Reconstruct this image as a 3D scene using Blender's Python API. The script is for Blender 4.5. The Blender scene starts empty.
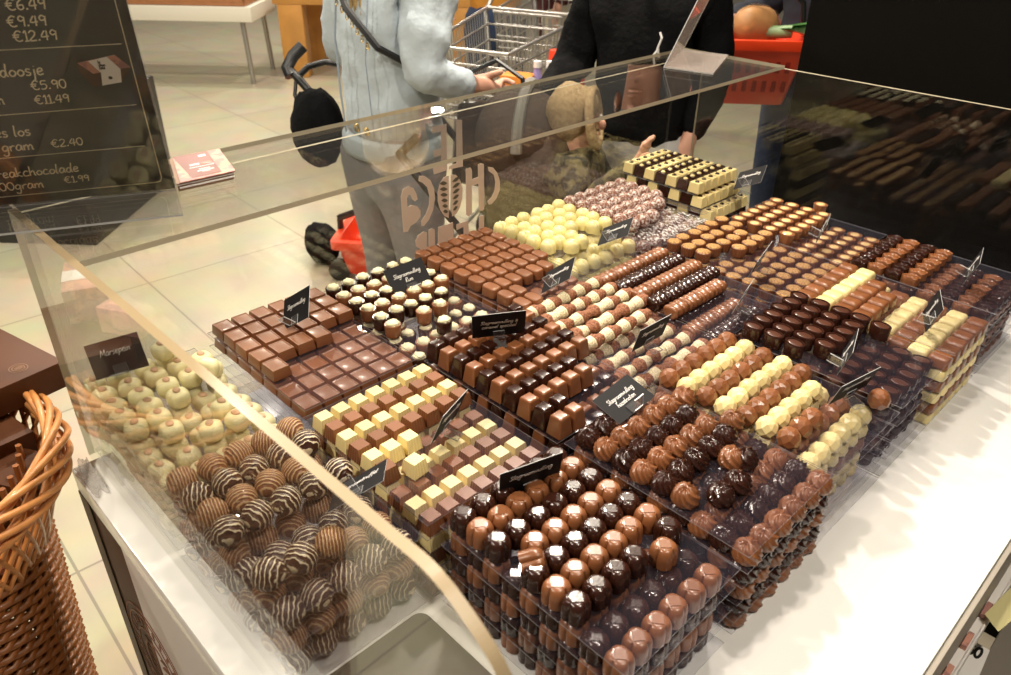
import bpy, bmesh, math, random
from mathutils import Vector, Matrix, Euler
random.seed(7)
S = bpy.context.scene
COL = S.collection
CH = 0.9                      # counter height; counter-space z=0 is the counter top
PI = math.pi
R = math.radians

# ------------------------------------------------------------ materials
def newmat(name):
    m = bpy.data.materials.new(name); m.use_nodes = True
    nt = m.node_tree
    return m, nt, nt.nodes['Principled BSDF']
def N(nt, t, **kw):
    n = nt.nodes.new(t)
    for k, v in kw.items(): setattr(n, k, v)
    return n
BD = {'pale denim': .016, 'grey jeans': .012, 'mustard jacket': .02, 'brown pushchair fabric': .02, 'black fabric': .01}
def pbr(name, col, rough=.5, metal=0, coat=0, bump=0, bscale=80, var=0, spec=.5, sub=0, trans=0):
    m, nt, b = newmat(name)
    b.inputs['Base Color'].default_value = (*col, 1)
    b.inputs['Roughness'].default_value = rough
    b.inputs['Metallic'].default_value = metal
    b.inputs['Specular IOR Level'].default_value = spec
    b.inputs['Coat Weight'].default_value = coat
    b.inputs['Coat Roughness'].default_value = .08
    bdist = BD.get(name, .002)
    if trans: b.inputs['Transmission Weight'].default_value = trans
    tc = N(nt, 'ShaderNodeTexCoord')
    if var or bump:
        no = N(nt, 'ShaderNodeTexNoise'); no.inputs['Scale'].default_value = bscale
        no.inputs['Detail'].default_value = 4
        nt.links.new(tc.outputs['Object'], no.inputs['Vector'])
    if bump:
        bp = N(nt, 'ShaderNodeBump'); bp.inputs['Strength'].default_value = bump; bp.inputs['Distance'].default_value = bdist
        nt.links.new(no.outputs['Fac'], bp.inputs['Height']); nt.links.new(bp.outputs['Normal'], b.inputs['Normal'])
    if var:
        mx = N(nt, 'ShaderNodeMix', data_type='RGBA')
        mx.inputs['A'].default_value = (*[c*(1-var) for c in col], 1)
        mx.inputs['B'].default_value = (*[min(1, c*(1+var)) for c in col], 1)
        nt.links.new(no.outputs['Fac'], mx.inputs['Factor']); nt.links.new(mx.outputs['Result'], b.inputs['Base Color'])
    return m
def choc(name, col, rough=.3, coat=.25):
    m, nt, b = newmat(name)
    oi = N(nt, 'ShaderNodeObjectInfo')
    mx = N(nt, 'ShaderNodeMix', data_type='RGBA')
    mx.inputs['A'].default_value = (*[c*.86 for c in col], 1)
    mx.inputs['B'].default_value = (*[min(1, c*1.14) for c in col], 1)
    nt.links.new(oi.outputs['Random'], mx.inputs['Factor'])
    nt.links.new(mx.outputs['Result'], b.inputs['Base Color'])
    b.inputs['Roughness'].default_value = rough
    b.inputs['Coat Weight'].default_value = coat; b.inputs['Coat Roughness'].default_value = .12
    tc = N(nt, 'ShaderNodeTexCoord'); no = N(nt, 'ShaderNodeTexNoise'); no.inputs['Scale'].default_value = 260
    bp = N(nt, 'ShaderNodeBump'); bp.inputs['Strength'].default_value = .12; bp.inputs['Distance'].default_value = .001
    nt.links.new(tc.outputs['Object'], no.inputs['Vector']); nt.links.new(no.outputs['Fac'], bp.inputs['Height'])
    nt.links.new(bp.outputs['Normal'], b.inputs['Normal'])
    return m
def clear(name, tint=(1, 1, 1), ior=1.45, rough=.0, haze=0, hazecol=(.8, .8, .8), mult=1.0):
    m = bpy.data.materials.new(name); m.use_nodes = True; nt = m.node_tree
    for n in list(nt.nodes): nt.nodes.remove(n)
    o = N(nt, 'ShaderNodeOutputMaterial'); t = N(nt, 'ShaderNodeBsdfTransparent'); g = N(nt, 'ShaderNodeBsdfGlossy')
    t.inputs['Color'].default_value = (*tint, 1); g.inputs['Roughness'].default_value = rough
    lw = N(nt, 'ShaderNodeFresnel'); lw.inputs['IOR'].default_value = ior
    geo = N(nt, 'ShaderNodeNewGeometry')
    # thin panel: both faces reflect like an air-to-plastic face
    flip = N(nt, 'ShaderNodeMix'); flip.inputs['A'].default_value = ior; flip.inputs['B'].default_value = 1/ior
    nt.links.new(geo.outputs['Backfacing'], flip.inputs['Factor']); nt.links.new(flip.outputs['Result'], lw.inputs['IOR'])
    mx = N(nt, 'ShaderNodeMixShader')
    fac = lw.outputs['Fac']
    if mult != 1:
        mm = N(nt, 'ShaderNodeMath', operation='MULTIPLY'); mm.inputs[1].default_value = mult; mm.use_clamp = True
        nt.links.new(fac, mm.inputs[0]); fac = mm.outputs[0]
    nt.links.new(fac, mx.inputs[0]); nt.links.new(t.outputs[0], mx.inputs[1]); nt.links.new(g.outputs[0], mx.inputs[2])
    last = mx
    if haze:
        d = N(nt, 'ShaderNodeBsdfDiffuse'); d.inputs['Color'].default_value = (*hazecol, 1)
        m2 = N(nt, 'ShaderNodeMixShader'); m2.inputs[0].default_value = haze
        nt.links.new(mx.outputs[0], m2.inputs[1]); nt.links.new(d.outputs[0], m2.inputs[2]); last = m2
    nt.links.new(last.outputs[0], o.inputs['Surface'])
    return m
def striped(name, base, line, scale=60, dist=3, thr=.62):
    m, nt, b = newmat(name)
    tc = N(nt, 'ShaderNodeTexCoord'); w = N(nt, 'ShaderNodeTexWave'); w.bands_direction = 'X'
    w.inputs['Scale'].default_value = scale; w.inputs['Distortion'].default_value = dist
    w.inputs['Detail'].default_value = 2; w.inputs['Detail Scale'].default_value = 1.6
    nt.links.new(tc.outputs['Object'], w.inputs['Vector'])
    cr = N(nt, 'ShaderNodeValToRGB'); cr.color_ramp.elements[0].position = thr; cr.color_ramp.elements[1].position = thr+.1
    cr.color_ramp.elements[0].color = (*base, 1); cr.color_ramp.elements[1].color = (*line, 1)
    nt.links.new(w.outputs['Fac'], cr.inputs['Fac']); nt.links.new(cr.outputs['Color'], b.inputs['Base Color'])
    bp = N(nt, 'ShaderNodeBump'); bp.inputs['Strength'].default_value = .6; bp.inputs['Distance'].default_value = .0015
    nt.links.new(w.outputs['Fac'], bp.inputs['Height']); nt.links.new(bp.outputs['Normal'], b.inputs['Normal'])
    b.inputs['Roughness'].default_value = .35; b.inputs['Coat Weight'].default_value = .15
    return m
def speckle(name, base, spk, scale=300, thr=.5, rough=.7, bump=1.0, soft=.06):
    m, nt, b = newmat(name)
    tc = N(nt, 'ShaderNodeTexCoord'); no = N(nt, 'ShaderNodeTexNoise'); no.inputs['Scale'].default_value = scale
    no.inputs['Detail'].default_value = 5
    nt.links.new(tc.outputs['Object'], no.inputs['Vector'])
    cr = N(nt, 'ShaderNodeValToRGB'); cr.color_ramp.elements[0].position = thr-soft; cr.color_ramp.elements[1].position = thr+soft
    cr.color_ramp.elements[0].color = (*base, 1); cr.color_ramp.elements[1].color = (*spk, 1)
    nt.links.new(no.outputs['Fac'], cr.inputs['Fac']); nt.links.new(cr.outputs['Color'], b.inputs['Base Color'])
    bp = N(nt, 'ShaderNodeBump'); bp.inputs['Strength'].default_value = bump; bp.inputs['Distance'].default_value = .002
    nt.links.new(no.outputs['Fac'], bp.inputs['Height']); nt.links.new(bp.outputs['Normal'], b.inputs['Normal'])
    b.inputs['Roughness'].default_value = rough
    return m
cMILK = (.220, .080, .030); cDARK = (.030, .0085, .0045); cWHITE = (.80, .66, .31)
M = {}
M['milk'] = choc('milk chocolate', cMILK); M['dark'] = choc('dark chocolate', cDARK, .20, .25)
M['white'] = choc('white chocolate', cWHITE, .35, .15)
M['shellwhite'] = choc('pale yellow chocolate', (.80, .70, .32), .35, .15)
M['cream'] = pbr('cream topping', (.87, .80, .52), .5, bump=.4, bscale=220)
M['marz'] = pbr('marzipan', (.84, .77, .44), .45, bump=.2, bscale=120, var=.06)
M['almond'] = pbr('almond', (.55, .34, .20), .5, bump=.5, bscale=300, var=.2)
M['stripem'] = striped('milk truffle drizzle', (.21, .075, .030), (.62, .42, .22), 88, 2.2, .70)
M['striped'] = striped('dark truffle drizzle', (.045, .014, .008), (.78, .66, .46), 62, 5, .80)
M['crumbw'] = speckle('cream crumbs', (.62, .48, .28), (.85, .76, .52), 420, .48)
M['crumbb'] = speckle('cocoa crumbs', (.20, .06, .025), (.36, .15, .07), 420, .5)
M['gold'] = speckle('golden crumbs', (.24, .10, .025), (.62, .36, .12), 500, .5)
M['cup'] = choc('cup chocolate', (.17, .055, .02), .35)
M['coco'] = speckle('coconut dusting', (.22, .08, .045), (.78, .72, .68), 230, .56, .8, 1, .10)
M['caramel'] = pbr('shiny caramel top', (.80, .55, .25), .2, coat=.6)
M['ovaltop'] = choc('dark oval relief', (.075, .026, .014), .28, .3)
M['sheet'] = clear('clear acrylic sheet', (.975, .975, .985), 1.42, .01, .012, (.42, .38, .55), 1.0)  # purple haze colour stands in for reflections of the bright surroundings
M['sheetedge'] = clear('acrylic sheet edge', (.8, .8, .82), 1.6, .1, .35, (.7, .7, .75))  # whitish edge colour imitates light glowing in the sheet edges
M['glass'] = clear('clear acrylic panel', (.965, .965, .95), 1.5)
M['glasshaze'] = clear('hazy acrylic panel', (.965, .965, .95), 1.5, 0, .010, (.8, .75, .65))  # clear panel with a faint even diffuse haze
M['amber'] = pbr('cream panel edge', (.35, .265, .155), .35, coat=.4)
M['paleedge'] = pbr('pale panel edge', (.60, .53, .38), .3, coat=.4)
M['clip'] = clear('clear clip', (.95, .95, .96), 1.5, .03, .04, (.8, .8, .8))
M['standclear'] = clear('clear sign stand', (.97, .97, .97), 1.45, .0, .012, (.8, .8, .8))
M['clipedge'] = pbr('bright clip edge', (.42, .42, .42), .25, coat=.5)
M['card'] = pbr('black card', (.014, .013, .015), .6, spec=.18)
M['cardedge'] = pbr('card paper edge', (.5, .5, .5), .6)
M['ink'] = pbr('white lettering', (.82, .80, .78), .6)
M['chalk'] = pbr('cream chalk lettering', (.95, .84, .62), .7)
M['board'] = pbr('black board print', (.036, .030, .026), .45, spec=.2, var=.25, bscale=6)
M['counter'] = pbr('white counter laminate', (.82, .81, .78), .22, coat=.2)
M['poster_br'] = pbr('brown poster', (.055, .019, .009), .45, spec=.3)
M['side_shade'] = pbr('olive brown side shade', (.055, .042, .022), .45, spec=.3)
M['poster_wh'] = pbr('white poster', (.62, .58, .55), .35)
M['line_lt'] = pbr('pale print line', (.33, .17, .10), .5)
M['line_br'] = pbr('brown print line', (.22, .09, .05), .5)
M['logo'] = clear('frosted pinkish lettering', (.42, .36, .32), 1.3, .4, .72, (.85, .68, .56))
M['wicker'] = pbr('peeled willow', (.58, .24, .07), .38, coat=.3, var=.3, bscale=30)
M['wickerd'] = pbr('brown woven willow', (.26, .085, .018), .4, coat=.25, var=.35, bscale=30)
M['boxbr'] = pbr('brown carton', (.080, .026, .008), .5, spec=.25)
M['boxemb'] = pbr('embossed mark', (.20, .10, .05), .5)
M['paper'] = pbr('white paper', (.80, .77, .74), .6)
M['pink'] = speckle('pink geometric print', (.62, .30, .22), (.40, .19, .17), 55, .5, .5, 0, .02)
M['flyred'] = pbr('dark red leaflet', (.16, .032, .018), .35)
M['red'] = pbr('orange red plastic', (.80, .055, .012), .38, coat=.2)
M['black'] = pbr('black plastic', (.010, .010, .011), .4)
M['blackcloth'] = pbr('black fabric', (.004, .004, .0045), .95, spec=.15, bump=.5, bscale=60)
M['wallblack'] = pbr('black painted wall', (.0022, .0018, .0012), .6, spec=.1, var=.3, bscale=3)
M['steel'] = pbr('zinc wire', (.45, .44, .42), .35, metal=.85)
M['gold_metal'] = pbr('gold metal', (.85, .62, .25), .25, metal=1)
M['wood'] = pbr('honey pine', (.52, .25, .06), .45, var=.3, bscale=7)
M['woodtray'] = pbr('reddish wood', (.40, .17, .07), .5, var=.3, bscale=12)
M['cloth'] = pbr('white cloth', (.74, .70, .60), .8)
M['grey'] = pbr('grey satin board', (.085, .078, .062), .45, spec=.3)
M['skin'] = pbr('skin', (.62, .33, .23), .5, var=.08, bscale=30)
M['hair'] = pbr('blonde hair', (.42, .29, .13), .5, var=.4, bscale=60)
M['hairdark'] = pbr('dark hair', (.05, .03, .02), .5)
M['denim'] = pbr('pale denim', (.46, .53, .58), .85, bump=1, bscale=9, var=.14)
M['seam'] = pbr('denim seam', (.28, .34, .41), .9)
M['greyjean'] = pbr('grey jeans', (.24, .235, .24), .85, bump=.4, bscale=30, var=.14)
M['greytrouser'] = pbr('light grey trousers', (.42, .41, .39), .85, bump=.3, bscale=30, var=.1)
M['bluejean'] = pbr('dark blue jeans', (.018, .035, .085), .85, bump=.4, bscale=40, var=.4)
M['creamcloth'] = pbr('cream trousers', (.68, .62, .48), .85)
M['mustard'] = pbr('mustard jacket', (.48, .20, .02), .8, bump=.3, bscale=20)
M['maroon'] = pbr('maroon coat', (.075, .016, .018), .9, bump=.3, bscale=20)
M['camo'] = speckle('olive patterned cloth', (.035, .030, .018), (.12, .10, .045), 22, .52, .9, .2, .04)
M['fur'] = speckle('beige fur trim', (.36, .24, .12), (.60, .44, .24), 70, .5, .95, 1, .2)
M['brownpram'] = pbr('brown pushchair fabric', (.060, .038, .026), .85, bump=.3, bscale=30, var=.3)
M['greypram'] = pbr('grey pushchair fabric', (.20, .19, .17), .8)
M['bread'] = pbr('bread crust', (.50, .24, .08), .5, var=.3, bscale=25, bump=.4)
M['foil'] = pbr('silver foil', (.75, .75, .75), .2, metal=.9, bump=1, bscale=60)
M['leekw'] = pbr('leek green leaf', (.22, .34, .16), .5, var=.4, bscale=14)
M['leekd'] = pbr('dark green leaf', (.05, .16, .03), .5, var=.4, bscale=14)
M['juice'] = pbr('orange carton', (.72, .24, .03), .5)
M['lilac'] = pbr('lilac label bottle', (.30, .24, .48), .35)
M['yellow'] = pbr('yellow bottle', (.72, .52, .02), .35)
M['label'] = pbr('pale yellow card', (.66, .60, .30), .5)
M['beige'] = pbr('beige laminate', (.36, .32, .27), .5)
M['wrap'] = clear('crinkled clear wrap', (.95, .95, .95), 1.5, .08, .22, (.95, .93, .9), 1.4)
M['pastry'] = pbr('wrapped pastry', (.75, .62, .48), .4, var=.4, bscale=10)

# ------------------------------------------------------------ mesh builder
class MB:
    def __init__(s): s.v = []; s.f = []; s.mi = []
    def add(s, vs, fs, mi=0):
        o = len(s.v); s.v += [tuple(v) for v in vs]
        for f in fs: s.f.append(tuple(i+o for i in f)); s.mi.append(mi)
    def box(s, x0, x1, y0, y1, z0, z1, mi=0, tx=0, ty=0, mat=None, side=None):
        # tx, ty: how much each side is drawn in at the top
        vs = [(x0, y0, z0), (x1, y0, z0), (x1, y1, z0), (x0, y1, z0),
              (x0+tx, y0+ty, z1), (x1-tx, y0+ty, z1), (x1-tx, y1-ty, z1), (x0+tx, y1-ty, z1)]
        if mat: vs = [mat @ Vector(v) for v in vs]
        o = len(s.v); s.v += [tuple(v) for v in vs]
        fs = [(0, 3, 2, 1), (4, 5, 6, 7), (0, 1, 5, 4), (1, 2, 6, 5), (2, 3, 7, 6), (3, 0, 4, 7)]
        for k, f in enumerate(fs):
            s.f.append(tuple(i+o for i in f)); s.mi.append(mi if (k < 2 or side is None) else side)
    def rings(s, rings, mi=0, cap0=True, cap1=True):
        n = len(rings[0]); o = len(s.v)
        for r in rings: s.v += [tuple(p) for p in r]
        for a in range(len(rings)-1):
            for b in range(n):
                s.f.append((o+a*n+b, o+a*n+(b+1) % n, o+(a+1)*n+(b+1) % n, o+(a+1)*n+b)); s.mi.append(mi)
        if cap0: s.f.append(tuple(o+i for i in range(n-1, -1, -1))); s.mi.append(mi)
        if cap1: s.f.append(tuple(o+(len(rings)-1)*n+i for i in range(n))); s.mi.append(mi)
    def lathe(s, prof, n=20, mi=0, fn=None, c=(0, 0, 0), sx=1, sy=1):
        rs = []
        for (r, z) in prof:
            ring = []
            for k in range(n):
                a = 2*PI*k/n; rr, zz = (fn(a, r, z) if fn else (r, z))
                ring.append((c[0]+rr*math.cos(a)*sx, c[1]+rr*math.sin(a)*sy, c[2]+zz))
            rs.append(ring)
        s.rings(rs, mi)
    def tube(s, pts, r, n=6, mi=0, closed=False):
        pts = [Vector(p) for p in pts]; rs = []; m = len(pts)
        prev = None
        for i, p in enumerate(pts):
            if closed: d = pts[(i+1) % m]-pts[i-1]
            else: d = pts[min(i+1, m-1)]-pts[max(i-1, 0)]
            if d.length < 1e-9: d = Vector((0, 0, 1))
            d.normalize()
            if prev is None: a = d.orthogonal().normalized()
            else:
                a = prev-d*prev.dot(d)
                a = a.normalized() if a.length > 1e-6 else d.orthogonal().normalized()
            prev = a; b = d.cross(a)
            rr = r[i] if isinstance(r, (list, tuple)) else r
            rs.append([p+(a*math.cos(2*PI*k/n)+b*math.sin(2*PI*k/n))*rr for k in range(n)])
        if closed:
            rs.append(rs[0]); s.rings(rs, mi, False, False)
        else: s.rings(rs, mi)
    def ell(s, c, rx, ry, rz, n=16, m=10, mi=0, fn=None):
        rs = []
        for j in range(1, m):
            t = PI*j/m
            ring = []
            for k in range(n):
                a = 2*PI*k/n
                p = Vector((math.sin(t)*math.cos(a), math.sin(t)*math.sin(a), -math.cos(t)))
                q = fn(p) if fn else 1
                ring.append((c[0]+p.x*rx*q, c[1]+p.y*ry*q, c[2]+p.z*rz*q))
            rs.append(ring)
        s.rings(rs, mi)
    def prism(s, poly, z0, z1, mi=0, to3=None):
        to3 = to3 or (lambda a, b, z: (a, b, z))
        n = len(poly)
        vs = [to3(a, b, z0) for a, b in poly]+[to3(a, b, z1) for a, b in poly]
        fs = [tuple(range(n-1, -1, -1)), tuple(range(n, 2*n))]+[(i, (i+1) % n, n+(i+1) % n, n+i) for i in range(n)]
        s.add(vs, fs, mi)
    def mesh(s, name, mats, smooth=True, angle=35, bevel=0, seg=2, sharp_limit=25):
        me = bpy.data.meshes.new(name); me.from_pydata(s.v, [], s.f)
        for m in (mats if isinstance(mats, (list, tuple)) else [mats]): me.materials.append(m)
        for p, mi in zip(me.polygons, s.mi): p.material_index = mi
        bm = bmesh.new(); bm.from_mesh(me)
        bmesh.ops.recalc_face_normals(bm, faces=bm.faces)
        if bevel:
            es = [e for e in bm.edges if len(e.link_faces) == 2 and e.calc_face_angle(0) > R(sharp_limit)]
            bmesh.ops.bevel(bm, geom=es, offset=bevel, segments=seg, affect='EDGES', profile=.6)
        bm.to_mesh(me); bm.free()
        if smooth:
            me.polygons.foreach_set('use_smooth', [True]*len(me.polygons))
            me.set_sharp_from_angle(angle=R(angle))
        me.update()
        return me
def obj(name, me, parent=None, loc=None, rot=None):
    o = bpy.data.objects.new(name, me); COL.objects.link(o)
    if parent: o.parent = parent
    if loc is not None: o.location = loc
    if rot is not None: o.rotation_euler = rot
    return o
def tag(o, label=None, cat=None, group=None, kind=None):
    if label: o['label'] = label
    if cat: o['category'] = cat
    if group: o['group'] = group
    if kind: o['kind'] = kind
    return o
def empty(name, loc, rot=(0, 0, 0)): return obj(name, None, None, loc, rot)
def C(x, y, z): return (x, y, z+CH)

# ------------------------------------------------------------ handwriting (single-stroke)
G = {
'0': (.5, [[(.25,.75),(.08,.6),(.05,.3),(.2,.02),(.38,.08),(.45,.4),(.38,.68),(.25,.75)]]),
'1': (.3, [[(.05,.58),(.18,.75),(.18,0)],[(.05,0),(.3,0)]]),
'2': (.5, [[(.05,.58),(.2,.74),(.38,.66),(.36,.42),(.05,.02),(.45,.03)]]),
'4': (.5, [[(.25,.72),(.03,.28),(.46,.3)],[(.36,.72),(.33,.0)]]),
'5': (.5, [[(.42,.72),(.12,.7),(.08,.42),(.3,.45),(.42,.25),(.28,.02),(.05,.05)]]),
'6': (.48, [[(.36,.74),(.12,.5),(.06,.2),(.2,.01),(.38,.12),(.34,.34),(.1,.28)]]),
'9': (.48, [[(.4,.6),(.22,.74),(.07,.56),(.18,.38),(.38,.48),(.41,.66),(.36,.0)]]),
'€': (.6, [[(.52,.66),(.34,.76),(.16,.6),(.12,.35),(.2,.08),(.38,0),(.54,.08)],[(.0,.46),(.4,.48)],[(.0,.3),(.36,.32)]]),
'.': (.22, [[(.06,.0),(.11,.08),(.12,.01)]]),
'&': (.5, [[(.45,.3),(.25,0),(.06,.12),(.3,.48),(.2,.62),(.1,.5),(.42,.02)]]),
'a': (.45, [[(.36,.42),(.18,.48),(.04,.22),(.12,.02),(.28,.1),(.37,.42),(.36,.1),(.44,.02)]]),
'b': (.42, [[(.08,.85),(.06,.02),(.1,.3),(.26,.42),(.36,.22),(.24,.02),(.06,.05)]]),
'c': (.4, [[(.34,.4),(.2,.48),(.05,.26),(.1,.04),(.3,.03),(.38,.08)]]),
'd': (.46, [[(.34,.36),(.18,.44),(.04,.2),(.12,.02),(.28,.1),(.4,.88)],[(.34,.36),(.36,.08),(.45,.02)]]),
'e': (.4, [[(.06,.22),(.3,.3),(.28,.46),(.12,.44),(.05,.2),(.14,.02),(.36,.08)]]),
'f': (.36, [[(.36,.8),(.24,.86),(.16,.6),(.12,-.25)],[(.02,.42),(.3,.45)]]),
'g': (.45, [[(.36,.4),(.18,.46),(.04,.22),(.14,.04),(.3,.14),(.37,.42),(.3,-.3),(.1,-.36),(.04,-.24)]]),
'h': (.44, [[(.08,.88),(.05,0)],[(.06,.24),(.24,.44),(.33,.34),(.34,.06),(.42,.02)]]),
'i': (.2, [[(.08,.42),(.07,.06),(.16,.02)],[(.1,.6),(.11,.62)]]),
'j': (.24, [[(.14,.42),(.1,-.28),(-.04,-.36)],[(.15,.6),(.16,.62)]]),
'k': (.42, [[(.08,.88),(.05,0)],[(.32,.44),(.07,.2),(.38,.0)]]),
'l': (.22, [[(.12,.88),(.06,.1),(.16,.02)]]),
'm': (.62, [[(.05,.42),(.05,0)],[(.05,.24),(.2,.44),(.28,.3),(.28,0)],[(.28,.24),(.44,.44),(.52,.3),(.52,.06),(.6,.02)]]),
'n': (.44, [[(.05,.42),(.05,0)],[(.05,.24),(.22,.44),(.33,.34),(.33,.06),(.42,.02)]]),
'o': (.42, [[(.2,.44),(.05,.24),(.14,.02),(.32,.08),(.36,.3),(.2,.44)]]),
'p': (.44, [[(.06,.42),(.03,-.35)],[(.06,.26),(.24,.46),(.37,.26),(.24,.04),(.06,.08)]]),
'r': (.34, [[(.05,.42),(.05,0)],[(.05,.24),(.18,.42),(.32,.42)]]),
's': (.36, [[(.3,.42),(.12,.46),(.08,.3),(.28,.18),(.22,.02),(.03,.04)]]),
't': (.34, [[(.16,.75),(.12,.08),(.26,.02)],[(.02,.46),(.3,.48)]]),
'u': (.44, [[(.05,.42),(.06,.08),(.22,.02),(.33,.16),(.35,.42),(.35,.08),(.42,.02)]]),
'v': (.4, [[(.03,.42),(.16,.02),(.36,.46)]]),
'z': (.4, [[(.04,.42),(.34,.42),(.05,.02),(.38,.04)]]),
'M': (.7, [[(.05,0),(.12,.82),(.32,.2),(.54,.84),(.6,0)]]),
'S': (.5, [[(.44,.72),(.26,.84),(.1,.66),(.38,.3),(.26,.02),(.03,.08)]]),
'R': (.52, [[(.08,.8),(.05,0)],[(.02,.76),(.3,.84),(.42,.62),(.1,.4),(.46,.0)]]),
' ': (.3, []),
}
def smooth(pts, k=4):
    if len(pts) < 3: return pts
    out = []
    for i in range(len(pts)-1):
        p0 = pts[max(i-1, 0)]; p1 = pts[i]; p2 = pts[i+1]; p3 = pts[min(i+2, len(pts)-1)]
        for t in [j/k for j in range(k)]:
            out.append(tuple(.5*((2*p1[d])+(-p0[d]+p2[d])*t+(2*p0[d]-5*p1[d]+4*p2[d]-p3[d])*t*t+(-p0[d]+3*p1[d]-3*p2[d]+p3[d])*t**3) for d in (0, 1)))
    out.append(pts[-1]); return out
def textw(s): return sum(G[c][0] for c in s)
def write(mb, s, x, y, size, pen=.05, slant=.12, z0=0, z1=.0004, to3=None):
    """flat raised strokes in the plane, returns end x"""
    to3 = to3 or (lambda a, b, z: (a, b, z))
    for ch in s:
        w, strokes = G[ch]
        for st in strokes:
            p = smooth(st); p = [(x+(a+slant*b)*size, y+b*size) for a, b in p]
            n = len(p); L = []; Rr = []
            for i in range(n):
                a = p[max(i-1, 0)]; b = p[min(i+1, n-1)]; dx, dy = b[0]-a[0], b[1]-a[1]; l = math.hypot(dx, dy) or 1
                hw = pen*size*.5
                L.append((p[i][0]-dy/l*hw, p[i][1]+dx/l*hw)); Rr.append((p[i][0]+dy/l*hw, p[i][1]-dx/l*hw))
            for i in range(n-1):
                mb.prism([Rr[i], Rr[i+1], L[i+1], L[i]], z0, z1, 0, to3)
        x += w*size
    return x
# ------------------------------------------------------------ camera
cam = bpy.data.cameras.new('camera'); co = bpy.data.objects.new('camera', cam); COL.objects.link(co)
co.matrix_world = Matrix(((0.69647702, -0.3754477, 0.6115217, 1.06895401), (0.71746593, 0.349215, -0.60273669, -0.19435247),
                          (0.01274356, 0.85853824, 0.51259115, 0.75+CH), (0, 0, 0, 1)))
cam.sensor_width = 36; cam.lens = 781/1011*36; cam.clip_start = .02; cam.clip_end = 60
cam.dof.use_dof = True; cam.dof.focus_distance = 1.2; cam.dof.aperture_fstop = 8.0
S.camera = co

# ------------------------------------------------------------ setting
def floor_mat():
    m, nt, b = newmat('beige floor tiles')
    tc = N(nt, 'ShaderNodeTexCoord'); mp = N(nt, 'ShaderNodeMapping'); mp.inputs['Rotation'].default_value = (0, 0, R(2))
    br = N(nt, 'ShaderNodeTexBrick'); br.offset = 0
    br.inputs['Scale'].default_value = 1; br.inputs['Brick Width'].default_value = .8; br.inputs['Row Height'].default_value = .8
    br.inputs['Mortar Size'].default_value = .004; br.inputs['Color1'].default_value = (.58, .52, .38, 1)
    br.inputs['Color2'].default_value = (.54, .48, .345, 1); br.inputs['Mortar'].default_value = (.33, .29, .22, 1)
    nt.links.new(tc.outputs['Object'], mp.inputs['Vector']); nt.links.new(mp.outputs[0], br.inputs['Vector'])
    no = N(nt, 'ShaderNodeTexNoise'); no.inputs['Scale'].default_value = 5; no.inputs['Detail'].default_value = 6
    mx = N(nt, 'ShaderNodeMix', data_type='RGBA', blend_type='MULTIPLY'); mx.inputs['Factor'].default_value = .35
    nt.links.new(tc.outputs['Object'], no.inputs['Vector'])
    nt.links.new(br.outputs['Color'], mx.inputs['A']); nt.links.new(no.outputs['Color'], mx.inputs['B'])
    nt.links.new(mx.outputs['Result'], b.inputs['Base Color']); b.inputs['Roughness'].default_value = .28
    return m
mb = MB(); mb.box(-14, 5, -6, 14, -.1, 0)
tag(obj('floor', mb.mesh('floor', floor_mat(), False)), kind='structure')
mb = MB(); mb.box(.19, 3.4, 1.62, 1.95, 0, 3)
tag(obj('wall_right', mb.mesh('wall_right', M['wallblack'], False)), kind='structure')

# counter: carcass, worktop, printed side panel
cn = tag(empty('display_counter', (.5, .74, 0)), 'long white display counter carrying all the praline stacks', 'counter')
def cpart(name, mb, mat, **k): return obj(name, mb.mesh(name, mat, **k), cn, (-.5, -.74, 0))
mb = MB(); mb.box(.012, 1.003, -.031, 1.56, CH-.04, CH); cpart('worktop', mb, M['counter'], bevel=.003)
mb = MB(); mb.box(.03, .96, -.02, 1.54, .06, CH-.04); cpart('carcass', mb, M['beige'], bevel=.004)
mb = MB(); mb.box(.012, .165, -.0295, -.021, .02, CH-.041); o = cpart('brown_side_panel', mb, M['poster_br'], smooth=False); tag(o, 'dark brown printed panel with half a round logo')
mb = MB(); mb.box(.165, .95, -.0295, -.021, .02, CH-.041); o = cpart('white_side_panel', mb, M['poster_wh'], smooth=False); tag(o, 'white printed panel with the other half of the logo')
mb = MB(); mb.box(.012, .055, -.0315, -.0296, .02, CH-.041); o = cpart('side_shade_strip', mb, M['side_shade'], smooth=False)  # olive strip: shade along the end of the side, put into the colour
def to_side(a, b, z): return (a, -.0297-z, b)
lw, lb = MB(), MB()
ctr = (.172, CH-.30)
for rr in (.118, .105, .075, .052):
    for k in range(72):
        a0, a1 = 2*PI*k/72, 2*PI*(k+1)/72
        t = .0018 if rr > .06 else .003
        q = [(ctr[0]+(rr+s)*math.cos(a), ctr[1]+(rr+s)*math.sin(a)) for a, s in ((a0, -t), (a1, -t), (a1, t), (a0, t))]
        (lb if math.cos((a0+a1)/2) > -.06 else lw).prism(q, 0, .0006, 0, to_side)
for k in range(26):                                # ring of small marks round the emblem
    a = 2*PI*k/26
    q = [(ctr[0]+.0905*math.cos(a)+u*math.cos(a)-v*math.sin(a), ctr[1]+.0905*math.sin(a)+u*math.sin(a)+v*math.cos(a)) for u, v in ((-.007, -.003), (.007, -.003), (.007, .003), (-.007, .003))]
    (lb if math.cos(a) > 0 else lw).prism(q, 0, .0006, 0, to_side)
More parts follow.
